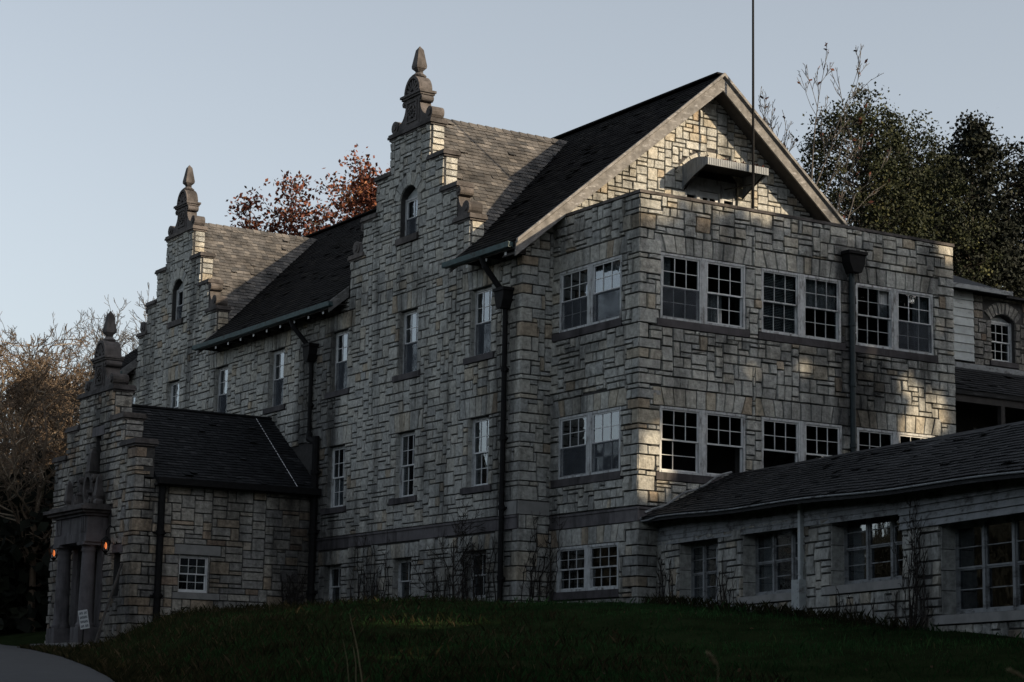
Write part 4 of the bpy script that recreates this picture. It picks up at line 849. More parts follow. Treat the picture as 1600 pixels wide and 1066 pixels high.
# lanterns
def lantern(a, lab):
    b = 1.82; t = thing('wall_lantern', lab, 'lantern', fp(a, b - .25, .3), 'orange lanterns beside the doorway')
    c = fp(a, b, .34); mb = MB(); mb.tube([fp(a, b + .18, .0), fp(a, b + .5, .1), fp(a, b + .56, .24), fp(a, b + .42, .34), fp(a, b + .24, .34)], .018, 6); mb.box(fp, a - .07, a + .07, b + .02, b + .35, 0, .03); mb.build('bracket', 'iron', t)
    mb = MB(); mb.lathe(c, [(.02, .25), (.05, .22), (.15, .13), (.16, .11)], 6); mb.lathe(c, [(.1, -.17), (.08, -.2), (.02, -.26)], 6)
    for k in range(6): q = 2 * math.pi * k / 6; mb.tube([c + Vector((.1 * math.cos(q), .1 * math.sin(q), -.17)), c + Vector((.15 * math.cos(q), .15 * math.sin(q), .12))], .012, 4)
    mb.build('cage', 'iron', t)
    MB().lathe(c, [(.025, -.12), (.043, -.06), (.038, .02), (.012, .07)], 10).build('lamp', 'lamp_glow', t, smooth=True)
    L_ = bpy.data.lights.new('lantern_light', 'POINT'); L_.energy = .4; L_.color = (1, .35, .1); L_.shadow_soft_size = .06; o_ = bpy.data.objects.new('lantern_light', L_); COL.objects.link(o_); o_.location = c + fp.n * .2; attach(o_, t)
lantern(EC - 2.15, 'orange glowing wall lantern by the portal, the one nearer the lawn'); lantern(EC + 2.2, 'orange glowing wall lantern by the portal, the one nearer the woods')
# leaning plank, sign on a stake
pl = MB(); gx_, gy_ = -7.5, 15.62; pl.bar((gx_ - .2, gy_, ground(gx_ - .2, gy_) - .05), (XE0 - .1, gy_ + .25, 1.25), .09, .045, (0, 1, 0), .3); tag(pl.build('wooden_plank', 'bark_grey'), 'narrow grey wooden plank leaning on the porch beside the portal', 'plank')
sp = at(131, 968, 60.2); rt_ = Vector((RM[0][0], RM[1][0], 0)).normalized(); 
sg = thing('sign', 'small white tilted sign with rows of dark lettering by the columns', 'sign', (sp.x, sp.y, ground(sp.x, sp.y)))
fsg = Fr(sp, rt_, Vector((CAM.x - sp.x, CAM.y - sp.y, 0))); tl = rad(11)
class Tl(Fr):
    def __call__(s, a, b, c=0.): return s.O + s.u * (a * math.cos(tl) - b * math.sin(tl)) + Z * (a * math.sin(tl) + b * math.cos(tl)) + s.n * c
ft = Tl(sp, fsg.u, fsg.n); sw, sh2 = .135, .27
MB().box(ft, -sw, sw, -sh2, sh2, -.012, 0).build('board', 'sign_white', sg)
MB().tube([sp + Vector((0, 0, .1)) - fsg.n * .03, Vector((sp.x, sp.y, ground(sp.x, sp.y) - .1)) - fsg.n * .03], .02, 6).build('stake', 'iron', sg)
mb = MB()
for r_, words in enumerate(((4, 3), (7,), (7,), (3, 3))):
    zc = .185 - .125 * r_; n = sum(words) + len(words) - 1; cw = .22 / max(n, 7); x = -cw * n / 2
    for wd in words:
        for k in range(wd): 
            mb.box(ft, x + .004, x + cw * .38, zc - .036, zc + .036, .001, .004); mb.box(ft, x + cw * .45, x + cw - .003, zc - .036 + .024 * (k % 3), zc - .012 + .024 * (k % 3), .001, .004); mb.box(ft, x + cw * .6, x + cw * .85, zc - .036, zc + .036, .001, .0035); x += cw
        x += cw
mb.build('lettering', 'sign_ink', sg)

# ================================================================== low annex
ann = thing('low_annex', 'low dark annex with wide windows and sagging shingled roof, in front of the wing', 'building', (-1, -6, -1))
ma = Masonry(ann, 'stone'); dA = Vector((-.23408, -.97222, 0)); fa = Fr((.61, 0, 0), dA, (-.97222, .23408, 0)); LA = 19.5
aw_ = [(1.35, 3.62, -.15, 1.30), (4.92, 7.72, -.1, 1.36), (9.12, 12.1, -.06, 1.40), (13.45, 17.4, -.78, .88)]
core(fa, [0, LA] + [x for o in aw_ for x in o[:2]], [-2.5, 1.45] + [x for o in aw_ for x in o[2:]], lambda a, b: not any(o[0] < a < o[1] and o[2] < b < o[3] for o in aw_), .5, ann, 'wall')
ea = []
for o in aw_:
    ea.append(o); slab(ann, fa, o[0] - .12, o[1] + .2, o[2] - .17, o[2] - .01, .08, 'sill', 'grey_slab'); ea.append((o[0] - .12, o[1] + .2, o[2] - .18, o[2])); jambs(ann, fa, *o, .34)
ea.append((12.1, LA, .86, 1.5))
ma.fill(fa, 0, LA, -1.9, 1.42, lambda a, b: True, ea, .035, .12, m=.14); ma.finish()
for k, (a0, a1, b0, b1) in enumerate(aw_):
    n = 3 if k < 3 else 4; c = -.33; mb = MB(); t = .4
    for i in range(n + 1): x = a0 + (a1 - a0) * i / n; w_ = .05 if i in (0, n) else .045; mb.box(fa, max(a0, x - w_), min(a1, x + w_), b0, b1, c - .03, c + .05, t)
    mb.box(fa, a0, a1, b1 - .08, b1, c - .03, c + .045, t); mb.box(fa, a0, a1, b0, b0 + .08, c - .03, c + .055, t)
    w = mb.build('window', 'annex_siding', ann)
    for i in range(n):
        x0, x1 = a0 + (a1 - a0) * i / n + .045, a0 + (a1 - a0) * (i + 1) / n - .045; mid = (b0 + b1) / 2
        for s, (p, q) in enumerate(((mid, b1 - .08), (b0 + .08, mid))):
            _, (ga, gb, gw, gh) = sash(fa, x0, x1, p, q, c - .01 - .02 * s, 1, 2, .03, .018, mat='annex_siding', parent=w)
            for j in range(2): place_pane(fa, ga + gw / 2, gb + gh * (j + .5) / 2, c + .0 - .02 * s, gw, gh / 2 - .004, w)
    if k != 3:
        mb = MB(); mb.box(fa, a0 + .1, a0 + (.55 if k else .75), b0 + .1, b1 - .1 if k else (b0 + b1) / 2 - .05, c - .16, c - .12); mb.build('curtain', 'curtain', w)
MB().box(fa, .6, LA - .2, -2.5, 1.3, -4, -1.3).build('interior', 'interior', ann)
# clapboards under the eaves
for i in range(5):
    z0 = 1.33 + .11 * i
    n = 4
    for k in range(n):
        x0, x1 = 12.05 * k / n, 12.05 * (k + 1) / n; s0 = -.015 * x0; s1 = -.015 * x1
        mb = MB(); t = U(.1, .9) if i < 2 else U(0, .3)
        mb.hexa([fa(x0 + .003, z0 + s0, .01), fa(x1 - .003, z0 + s1, .01), fa(x1 - .003, z0 + s1, .055), fa(x0 + .003, z0 + s0, .055), fa(x0 + .003, z0 + .125 + s0, .01), fa(x1 - .003, z0 + .125 + s1, .01), fa(x1 - .003, z0 + .125 + s1, .03), fa(x0 + .003, z0 + .125 + s0, .03)], t); mb.build('siding_board', 'annex_siding', ann)
for i in range(5):
    z0 = .84 + .135 * i
    for x0, x1 in ((12.05, 15.2), (15.2, LA)):
        mb = MB(); mb.hexa([fa(x0 + .003, z0, .0), fa(x1 - .003, z0, .0), fa(x1 - .003, z0, .09), fa(x0 + .003, z0, .09), fa(x0 + .003, z0 + .15, .0), fa(x1 - .003, z0 + .15, 0), fa(x1 - .003, z0 + .15, .05), fa(x0 + .003, z0 + .15, .05)], U(.3, .9)); mb.build('siding_board', 'annex_siding', ann)
zea = lambda s: 1.97 - .0305 * s + .02 * math.sin(s * .9); zra = lambda s: 3.24 - .0215 * s
ridge0 = Vector((2.84, 0, 0)); eo_ = .5; NS = 14
ev = lambda s: fa(s, zea(s), eo_) ; rv = lambda s: ridge0 + dA * s + Z * zra(s)
mb = MB(); sb = MB()
for i in range(NS):
    s0, s1 = -.15 + (LA + .15) * i / NS, -.15 + (LA + .15) * (i + 1) / NS
    if i == 0: s0 = .0
    e0, e1, r0, r1 = ev(s0), ev(s1), rv(s0), rv(s1); e0.y = min(e0.y, -.01); r0.y = min(r0.y, -.01)
    mb.add([e0, e1, r1, r0, e0 - Z * .12, e1 - Z * .12, r1 - Z * .12, r0 - Z * .12], [(0, 1, 2, 3), (7, 6, 5, 4), (0, 4, 5, 1), (2, 6, 7, 3), (0, 3, 7, 4), (1, 5, 6, 2)])
    back = Vector((2.6, -.6, -1.2)); mb.add([r0, r1, r1 + back, r0 + back, r0 - Z * .12, r1 - Z * .12, r1 + back - Z * .12, r0 + back - Z * .12], [(0, 1, 2, 3), (7, 6, 5, 4)])
    shingles(sb, e0, e1 - e0, (e1 - e0).length, r0 - e0, (r0 - e0).length, None, ex=.17, tw=.3, lift=.026, hi=.05)
mb.build('roof', 'roof_slate', ann); sb.build('shingles', 'roof_slate', ann, kind='stuff')
mb = MB(); mb.tube([ev(s) + Vector((-.03, 0, -.03)) - Z * (.05 if s < 1.2 else 0) for s in np.arange(.05, LA, .6)], .018, 6, .4); mb.build('eave_strip', 'annex_siding', ann)
mb = MB(); mb.tube([fa(.2, 1.95, .55), fa(-.15, 2.05, .2) + Vector((0, -.05, 0))] + [Vector((x, -.06, 1.97 + .47 * (x - .1) + .07 + .04 * math.sin(x * 6))) for x in np.arange(.2, 2.9, .2)], .03, 5, .7); mb.build('flashing', 'annex_siding', ann)
mb = MB(); mb.box(fa, 7.86, 7.98, .1, 1.72, .02, .12, .95); mb.tube([fa(7.92, 1.7, .07), fa(7.92, 1.75, .45)], .05, 6, .9); dpa = mb.build('downpipe', 'siding', ann)
MB().box(fa, 7.72, 8.08, -.5, .12, .01, .2).build('boot', 'siding', dpa)
mb = MB(); mb.prism(Fr((0, 0, 0), (1, 0, 0), (0, 1, 0)), [(0, 0)] * 3, 0, 0) if False else None
mb.box(Fr(fa.O, fa.u, fa.n), LA - .3, LA, -2.5, 1.3, -5, -.5) if True else None; mb.build('end_wall', 'stone', ann)

# ================================================================== rear block, right of the wing
rear = thing('rear_block', 'dim stone block with arched window and pale siding panel beyond the wing', 'building', (18, 9, 0))
mr = Masonry(rear, 'stone_warm'); frr = Fr((11.2, 6, 0), (1, 0, 0), (0, -1, 0)); LR = 13.
ro = (6.58, 7.6, 8.42, 9.95)
core(frr, [0, LR, ro[0], ro[1]], [-1, 10.5, ro[2], ro[3]], lambda a, b: not (ro[0] < a < ro[1] and ro[2] < b < ro[3]), .4, rear, 'wall')
mr.fill(frr, 4.6, LR, 8.2, 10.45, lambda a, b: True, [ro, (ro[0] - .35, ro[1] + .35, 9.7, 10.35), (ro[0] - .1, ro[1] + .1, ro[2] - .18, ro[2]), (4.9, 5.8, 8.2, 10.5)], .04, .2); mr.finish()
slab(rear, frr, ro[0] - .09, ro[1] + .09, ro[2] - .17, ro[2] - .01, .08)
cA = (ro[0] + ro[1]) / 2
for i in range(9):
    t0, t1 = rad(-50 + 100 * i / 9), rad(-50 + 100 * (i + 1) / 9); c0 = 9.25; r0, r1 = .68, 1.08
    mb = MB(); stone4(mb, frr, [(cA + r0 * math.sin(t0), c0 + r0 * math.cos(t0)), (cA + r0 * math.sin(t1), c0 + r0 * math.cos(t1)), (cA + r1 * math.sin(t1), c0 + r1 * math.cos(t1)), (cA + r1 * math.sin(t0), c0 + r1 * math.cos(t0))], .03, .02, U(.2, .5)); mb.build('arch_stone', 'stone_warm', rear)
MB().prism(frr, [(ro[0], 9.68)] + [(cA + .69 * math.sin(rad(q)), 9.25 + .69 * math.cos(rad(q))) for q in range(-46, 47, 8)] + [(ro[1], 9.68), (ro[1], 10.0), (ro[0], 10.0)], -.3, -.004).build('arch_infill', 'mortar', rear)
window(rear, frr, ro[0], ro[1], ro[2], 9.72, -.2, 3, 2, True); MB().prism(frr, [(ro[0], 9.71), (ro[1], 9.71), (cA, 9.95)], -.25, -.19).build('arch_panel', 'siding', rear)
for i in range(8):
    z0 = 8.28 + .275 * i; mb = MB(); mb.hexa([frr(4.55, z0, .02), frr(5.78, z0, .02), frr(5.78, z0, .09), frr(4.55, z0, .09), frr(4.55, z0 + .272, .02), frr(5.78, z0 + .272, .02), frr(5.78, z0 + .272, .06), frr(4.55, z0 + .272, .06)], U(.3, .9)); mb.build('siding_board', 'siding', rear)
mb = MB(); mb.prism(Fr((0, 0, 0), (0, 1, 0), (1, 0, 0)), [(5.6, 10.58), (8.2, 11.6), (10.8, 10.58), (10.8, 10.48), (5.6, 10.48)], 11.2, 18.2)
mb.prism(Fr((0, 0, 0), (0, 1, 0), (1, 0, 0)), [(5.7, 10.5), (8, 10.75), (10.8, 10.5), (10.8, 10.42), (5.7, 10.42)], 18.2, 24.4); mb.build('roof', 'roof_slate', rear)
mb = MB(); mb.box(frr, 0, 7.1, 10.46, 10.6, .40, .48, .9); mb.build('gutter', 'annex_siding', rear); mb = MB(); mb.box(frr, 4.4, LR, 8.0, 8.19, .02, .14); mb.build('ledge', 'annex_siding', rear)
f8 = Fr((0, 0, 0), (0, 1, 0), (1, 0, 0))
mb = MB(); mb.prism(f8, [(5.85, 8.02), (4.0, 6.95), (4.0, 6.82), (5.85, 7.87)], 11.3, 24.2); pr_ = mb.build('porch_roof', 'roof_slate', rear)
mb = MB(); shingles(mb, (11.3, 4.0, 6.95), (1, 0, 0), 12.9, (0, 1.85, 1.07), 2.13, None, ex=.2, tw=.3, lift=.03); mb.build('porch_shingles', 'roof_slate', rear, kind='stuff')
mb = MB(); mb.box(f8, 4.05, 4.2, 6.6, 6.82, 11.3, 24.2); mb.build('porch_beam', 'dark_wood', rear)
for x in (13.4, 16.2, 18.2, 20.4, 22.8): MB().box(f8, 4.05, 4.21, -.3, 6.6, x, x + .16).build('porch_post', 'dark_wood', rear)
for x in (15.2, 16.9, 18.6, 20.6): MB().box(frr, x - 11.2, x - 10.4, 4.6, 6.2, .0, .06).build('porch_window', 'annex_siding', rear)
mb = MB(); mb.box(f8, 4.02, 4.06, 4.5, 4.9, 11.3, 24.2); mb.box(f8, 4.02, 4.06, 5.3, 5.4, 11.3, 24.2); mb.build('porch_rail', 'dark_wood', rear)
MB().box(f0, 11.5, 24, -1, 10.3, -11, -6.7).build('interior', 'interior', rear)
MB().box(Fr((24.2, 6, 0), (0, 1, 0), (1, 0, 0)), 0, 5, -1, 10.4, -.3, 0).build('side_wall', 'stone_warm', rear)

# ================================================================== vegetation
def grow(tr, cr, tips, p, d, L, r, lev, P):
    n = max(2, int(3 + L / P['seg'] * .6) if lev < 2 else 3); pts = [p.copy()]; rs = [r]; q = p.copy(); dd = d.copy()
    for i in range(n):
        w_ = P['wig'] * (1 if lev else .35); dd = (dd + Vector((U(-w_, w_), U(-w_, w_), U(-w_, w_) + P['lift'] * (.5 if lev else 0)))).normalized()
        q = q + dd * (L / n); pts.append(q.copy()); rs.append(max(P['rmin'], r * (1 - .72 * (i + 1) / n)))
    tgt = tr if lev < 1 else cr
    tgt.tube(pts, rs, (7, 5, 4, 3, 3)[min(lev, 4)], (U(.9, 1) if lev in (1, 2) and R.random() < .55 else U(.1, .8)), cap=False)  # some larger boughs tinted paler: sunlight put into their colour
    if lev >= P['levels']: tips.append((q.copy(), dd.copy())); return
    for c in range(P['kids'][lev]):
        f = P['start'] + (1 - P['start']) * (c + U(.2, .9)) / P['kids'][lev] if lev == 0 else U(.25, 1)
        i = min(n - 1, int(f * n)); k = f * n - i; bp = pts[i].lerp(pts[i + 1], min(1, k)); bd = (pts[i + 1] - pts[i]).normalized()
        s = bd.cross(Vector((U(-1, 1), U(-1, 1), U(-1, 1)))).normalized(); ang = rad(U(*P['ang'])); nd_ = (bd * math.cos(ang) + s * math.sin(ang)).normalized()
        br = rs[i] * U(.5, .72); grow(tr, cr, tips, bp, nd_, L * U(*P['ratio']) * (1.15 - .5 * f if lev == 0 else 1), max(P['rmin'], br), lev + 1, P)
def bare_tree(seed, H, r0=.2, levels=4, kids=(11, 6, 5, 3), ang=(28, 60), ratio=(.34, .5), start=.3, wig=.16, lift=.12, rmin=.012, lean=(0, 0)):
    R.seed(seed); tr, cr, tips = MB(), MB(), []
    grow(tr, cr, tips, Vector((0, 0, -.4)), Vector((lean[0], lean[1], 1)).normalized(), H * .8, r0, 0, dict(seg=1.5, wig=wig, lift=lift, rmin=rmin, levels=levels, kids=kids, ang=ang, ratio=ratio, start=start))
    return tr, cr, tips
def leaf(mb, p, s, tint, flat=.3):
    a = Vector((U(-1, 1), U(-1, 1), U(-1, 1))).normalized(); b = a.cross(Vector((U(-1, 1), U(-1, 1), U(-1, 1)))).normalized()
    a *= s; b *= s * U(.45, .8); mb.add([p - a, p + b, p + a, p - b], [(0, 1, 2, 3)], tint)
def put_tree(name, label, cat, loc, parts, group=None, rot=0., sc=1.):
    t = thing(name, label, cat, loc, group); t.rotation_euler = (0, 0, rot); t.scale = (sc,) * 3
    for nm, me in parts:
        o = bpy.data.objects.new(nm, me); COL.objects.link(o); o.parent = t
    return t
def evergreen(seed, H, rb, leafmat, n=420, m=16, ls=.2, cone=.6, low=.12, keep=None, barkm='bark_dark', off=None):
    R.seed(seed); tr = MB(); tr.tube([(0, 0, -.4), (U(-.2, .2), U(-.2, .2), H * .5), (0, 0, H * .97)], [.22 + H * .008, .14, .03], 7)
    cr = MB(); lob = [(U(0, 6.28), U(low, .9), U(.15, .35)) for _ in range(9)]
    for i in range(n):
        f = low + (1 - low) * (1 - (1 - R.random()) ** .75); prof = (1 - f) ** cone * min(1, (f - low + .08) * 5); ang = U(0, 6.283)
        rr = rb * prof * (1 + sum(w * math.exp(-((math.cos(ang - a0) - 1) ** 2) * 6 - ((f - z0) * 6) ** 2) for a0, z0, w in lob)); rad_ = rr * math.sqrt(R.random()) if R.random() < .35 else rr * U(.75, 1.05)
        c = Vector((rad_ * math.cos(ang), rad_ * math.sin(ang), H * f)); tb = min(1, max(0, R.gauss(.45, .2)))
        if i % 3 == 0: tr.tube([(0, 0, max(.5, c.z - rad_ * .5)), c], [.05, .015], 3, cap=False)
        cs = U(.35, .75) * (rb / 3) ** .5
        for k in range(m):
            p = c + Vector((R.gauss(0, 1), R.gauss(0, 1), R.gauss(0, .7))) * cs * .43
            if keep and not keep(p + off): continue
            leaf(cr, p, ls * U(.6, 1.3), min(1, max(0, tb + U(-.25, .25))))
    return [('trunk', tr.mesh('trunk', barkm)), ('crown', cr.mesh('crown', leafmat))]
def base(px, depth): p = at(px, 900, depth); return Vector((p.x, p.y, ground(p.x, p.y)))
# the tall evergreens to the right of the lawn (outside the picture) that keep the sun off the lower walls
GAPS = [((.35, 0, 3.1), .75), ((.2, 0, 3.9), .45), ((9.2, 0, 5.1), .8), ((8.6, 0, 6.0), .4), ((10.2, 0, 9.9), .5), ((5.2, 0, 6.1), .3),
        ]
def lawn_at(px, py):
    d = 24.
    while d < 60:
        p = at(px, py, d)
        if p.z <= ground(p.x, p.y) + .06: return p
        d += .1
    return at(px, py, 45)
GAPS += [(tuple(lawn_at(px, py)), r) for px, py, r in ((620, 972, .5), (650, 970, .6), (690, 970, .6), (720, 972, .5), (600, 1028, .35), (640, 1022, .3), (480, 955, .4), (170, 1005, .3))]
def keep_gap(p):  # leaves left out along sun rays, shaped to let chosen sun patches through
    for c, r in GAPS:
        v = p - Vector(c); v = v - S * v.dot(S)
        if v.length < r: return False
    return True
hz = Vector((S.x, S.y, 0)).normalized(); pv = Vector((-hz.y, hz.x, 0))
if pv.x < 0: pv = -pv
def belt(name, label, spots, lm):
    mb = MB(); tk = MB()
    for q, (x, y, tp) in enumerate(spots):
        loc = Vector((x, y, ground(x, y))); R.seed(600 + q); H_, rb = tp - loc.z, U(2.9, 3.7); tk.tube([loc - Z * .4, loc + Z * H_ * .95], [.3, .04], 6, .5)
        for i in range(430):
            f = .03 + .97 * (1 - (1 - R.random()) ** .8); rr = rb * (1 - f) ** .3 * min(1, f * 6 + .4); an = U(0, 6.283); rr *= U(.7, 1.05) if R.random() < .6 else math.sqrt(R.random()); c = loc + Vector((rr * math.cos(an), rr * math.sin(an), H_ * f)); tb = U(.1, .8)
            for _ in range(11):
                p = c + Vector((R.gauss(0, .36), R.gauss(0, .36), R.gauss(0, .28)))
                if keep_gap(p): leaf(mb, p, U(.28, .55), tb)
    o = mb.build(name, lm); tag(o, label, 'woods', kind='stuff'); tk.build('trunks', 'bark_dark', o, kind='stuff')
R.seed(500); spots = []
for row, (dist, tops, sp_) in enumerate(((36, 25.0, 3.5), (44, 27.8, 3.9))):
    w = -64 + row * 2
    while w < 26:
        p = Vector((5, 2, 0)) + hz * (dist + U(-1.5, 1.5)) + pv * (w - 5.2); spots.append((p.x, p.y, tops + U(-.8, .6))); w += sp_ * U(.85, 1.1)
belt('shading_wood', 'dark evergreen wood beyond the lawn, off to the right', spots, 'leaf_dark')
spots = []
for row in range(2):
    for q in range(34): f = (q + .5 * row) / 23; spots.append((-41 - 7 * row + 18 * min(f, 1) + U(-1, 1), -66 + 116 * f + U(-1, 1), U(5.5, 8.5) + 2 * row))
belt('shading_wood', 'added unseen tree belt across the driveway, dimming the long front', spots, 'leaf_belt')  # belt added out of view to block sky light and darken window reflections
R.seed(77)
# red-leaved oak behind the roof
tr, cr, tips = bare_tree(21, 23.0, .32, 4, (15, 7, 5, 4), (38, 70), (.3, .42), .45, .16, .12, .018)
lf = MB()
for p, d in tips:
    tb = min(1, max(0, R.gauss(.5, .2)))
    for _ in range(13): leaf(lf, p + Vector((R.gauss(0, .3), R.gauss(0, .3), R.gauss(0, .25))), U(.07, .13), min(1, max(0, tb + U(-.25, .25))))
put_tree('oak_tree', 'oak with rusty red leaves rising behind the long roof', 'tree', base(505, 94), [('trunk', tr.mesh('trunk', 'bark_grey')), ('crown', cr.mesh('crown', 'bark_grey')), ('leaves', lf.mesh('leaves', 'leaf_red'))], None, .6)
tr, cr, tips = bare_tree(23, 20.5, .28, 4, (14, 7, 5, 4), (38, 70), (.3, .42), .45, .16, .12, .018); lf = MB()
for p, d in tips:
    tb = min(1, max(0, R.gauss(.4, .2)))
    for _ in range(12): leaf(lf, p + Vector((R.gauss(0, .3), R.gauss(0, .3), R.gauss(0, .25))), U(.07, .13), min(1, max(0, tb + U(-.25, .25))))
put_tree('oak_tree', 'lower oak with dull red leaves next to the far cross roof', 'tree', base(432, 92), [('trunk', tr.mesh('trunk', 'bark_grey')), ('crown', cr.mesh('crown', 'bark_grey')), ('leaves', lf.mesh('leaves', 'leaf_red'))], None, 2.)
# bare woods
V1 = [[('trunk', a.mesh('trunk', 'bark_grey')), ('crown', b.mesh('crown', 'bark_grey'))] for a, b, c in (bare_tree(31, 16, .2, 4, (13, 6, 5, 3), lift=.2), bare_tree(32, 15, .18, 4, (12, 6, 5, 3), (22, 50), lift=.25), bare_tree(33, 17, .22, 4, (13, 7, 4, 3), (25, 55), lift=.2))]
V2 = [[('trunk', a.mesh('trunk', 'bark_tan')), ('crown', b.mesh('crown', 'bark_tan'))] for a, b, c in (bare_tree(41, 12.5, .2, 4, (15, 7, 5, 4), (30, 75), (.36, .55), .15, .28, .1, .014), bare_tree(42, 12, .18, 4, (15, 7, 5, 4), (30, 75), (.36, .55), .12, .3, .06, .014))]
R.seed(5)
k = 0
for px, dep, sc in ((-30, 108, 1.0), (15, 116, 1.05), (52, 104, .98), (88, 112, 1.06), (122, 120, 1.12), (150, 108, 1.08), (182, 118, 1.2), (212, 110, 1.16), (240, 122, 1.28), (268, 116, 1.2), (318, 100, 1.02), (345, 104, 1.12), (368, 100, 1.05)):
    put_tree('bare_tree', 'leafless grey tree in the woods behind the entrance porch' if px < 290 else {318: 'first of three leafless treetops above the far cross roof, next to its finial', 345: 'middle of three leafless treetops above the far cross roof', 368: 'last of three leafless treetops above the far cross roof, next to the red oaks'}[px], 'tree', base(px, dep), V1[k % 3], 'bare woods behind the porch' if px < 290 else 'treetops above the far roof', U(0, 6.28), sc); k += 1
for px, dep, sc in ((-35, 84, 1.0), (5, 88, 1.05), (38, 83, .95), (70, 90, 1.05), (100, 94, 1.05), (20, 97, 1.12), (125, 99, 1.1), (55, 80, .8), (-10, 93, 1.1), (82, 99, 1.12), (45, 93, 1.08)):
    put_tree('thicket_tree', 'tan leafless thicket tree tangled at the edge of the driveway', 'tree', base(px, dep), V2[k % 2], 'tan thicket beside the porch', U(0, 6.28), sc); k += 1
R.seed(9)
und = MB()
for i in range(6800):
    p = at(U(-120, 112), 900, U(79, 118)); z = ground(p.x, p.y) + min(5.2, abs(R.gauss(0, 2.7))) + U(-.3, .6)
    for _ in range(3): leaf(und, Vector((p.x + R.gauss(0, .4), p.y + R.gauss(0, .4), z + R.gauss(0, .4))), U(.2, .42), R.random() * .8)
tag(und.build('undergrowth', 'leaf_dark'), 'dark undergrowth massed beneath the woods left of the porch', 'undergrowth', kind='stuff')
# right-hand trees
put_tree('evergreen_tree', 'broad olive green cedar in sun behind the end gable', 'tree', base(1352, 84), evergreen(701, 22.8, 4.3, 'leaf_green', 1500, 54, .072, .38, .2))
put_tree('evergreen_tree', 'smaller olive cedar close behind the right end of the parapet', 'tree', base(1428, 90), evergreen(702, 23.6, 3.7, 'leaf_green', 1200, 52, .072, .4, .2))
put_tree('evergreen_tree', 'dark tapering conifer at the picture edge above the rear block', 'tree', base(1530, 92), evergreen(703, 24.2, 4.3, 'leaf_dark', 1300, 42, .10, .55, .1))
for j, (px, dep, h) in enumerate(((1250, 96, 16.0), (1300, 102, 18.5), (1400, 104, 20.5), (1472, 97, 23.8), (1588, 95, 23.8), (1650, 96, 23))):
    put_tree('evergreen_tree', 'dark evergreen in the shaded wood behind the parapet', 'tree', base(px, dep), evergreen(720 + j, h, 4.4, 'leaf_dark', 900, 42, .105, .4, .08), 'shaded wood behind the wing')
tr, cr, tips = bare_tree(51, 23.6, .16, 4, (13, 6, 4, 3), (20, 42), (.26, .4), .45, .13, .22, .011); lf = MB(); R.seed(52)
for p, d in tips:
    if R.random() < .16: leaf(lf, p, U(.08, .13), U(.1, .7))
put_tree('sapling', 'thin tree with a few dark red leaves against the sky', 'tree', base(1240, 79), [('trunk', tr.mesh('trunk', 'bark_grey')), ('crown', cr.mesh('crown', 'bark_grey')), ('leaves', lf.mesh('leaves', 'leaf_red'))])
for j, (px, dep, sc) in enumerate(((1425, 101, 1.5), (1500, 97, 1.42), (1545, 100, 1.52), (1602, 97, 1.46))):
    put_tree('bare_tree', ('leafless tree poking up just behind the olive cedars', 'pale-trunked bare tree beside the dark conifer', 'bare tree with fine twigs topping the dark conifer', 'leafless tree cut by the edge of the picture above the rear block')[j], 'tree', base(px, dep), V1[(j + 1) % 3], 'bare trees behind the wing', 1.3 * j, sc)

# climbing vines and the bare bush at the wall
def vine(fr, a, b0, H, label, n=6, spread=.5, seed=1, c=.06, grp=None):
    R.seed(seed); mb = MB()
    for i in range(n):
        x = a + U(-.45, .45) * spread; pts = []; z = b0; d = U(-.1, .1); h = H * U(.45, 1); ck = c + U(0, .03)
        while z < b0 + h: pts.append(fr(x, z, ck + U(-.015, .02))); x += d * .3 + U(-.07, .07); z += U(.12, .25)
        if len(pts) < 3: continue
        r = U(.012, .026); mb.tube(pts, [r * (1 - .7 * j / len(pts)) for j in range(len(pts))], 4, R.random(), cap=False)
        for j in range(2, len(pts) - 1):
            for _ in range(2):
                if R.random() < .6:
                    q = pts[j]; e = [q]; sx = U(-1, 1)
                    for _ in range(4): q = q + fr.u * (sx * U(.05, .13)) + Z * U(-.02, .12) + fr.n * U(-.01, .01); e.append(q)
                    mb.tube(e, [.009, .008, .007, .005, .004], 3, R.random(), cap=False)
    tag(mb.build('climbing_vine', 'vine_stem'), label, 'vine', grp)
vine(ff, 3.6, -.1, 1.9, 'dry vine stems on the basement wall between two small windows', 13, 2.4, 81)
vine(ff, 7.9, -.1, 2.6, 'dry vine creeping up the basement wall left of centre', 14, 3, 82)
vine(fg, .35, -.1, 2.7, 'thick dry vine climbing the main corner below the grey slab', 8, .8, 83)
vine(fl, 3.7, -.1, 3.0, 'dark vine in the angle where wing meets main building', 6, .5, 84, .09)
vine(ff, 1.7, -.2, 2.4, 'tangled leafless vine around the basement window by the downpipe', 12, 2, 85)
vine(fa, 12.75, -1.2, 2.9, 'heavy dark vine climbing the annex pier up to the eaves', 11, .8, 86, .1)
vine(fa, .8, -.3, 1.6, 'vine stems on the annex pier next to the wing', 7, 1.2, 87)
vine(fa, 4.2, -.4, 1.3, 'short vine at the foot of the second annex pier', 6, 1.2, 88)
vine(fa, 10.6, -1.0, .9, 'ragged weeds and vine under the third annex window', 9, 3, 89)
vine(fs, .5, .0, 1.5, 'dark vine beside the drainpipe at the porch wall', 24, 1.1, 90)
tr, cr, tips = bare_tree(61, 2.6, .03, 3, (9, 6, 4), (20, 55), (.45, .65), .1, .2, .1, .006); b_ = at(752, 930, 52.3); b_ = Vector((XF - .7, YG + 2.0, 0))
put_tree('bare_bush', 'leafless bush growing against the basement window by the corner downpipe', 'bush', (b_.x, b_.y, ground(b_.x, b_.y)), [('trunk', tr.mesh('trunk', 'vine_stem')), ('crown', cr.mesh('crown', 'vine_stem'))])
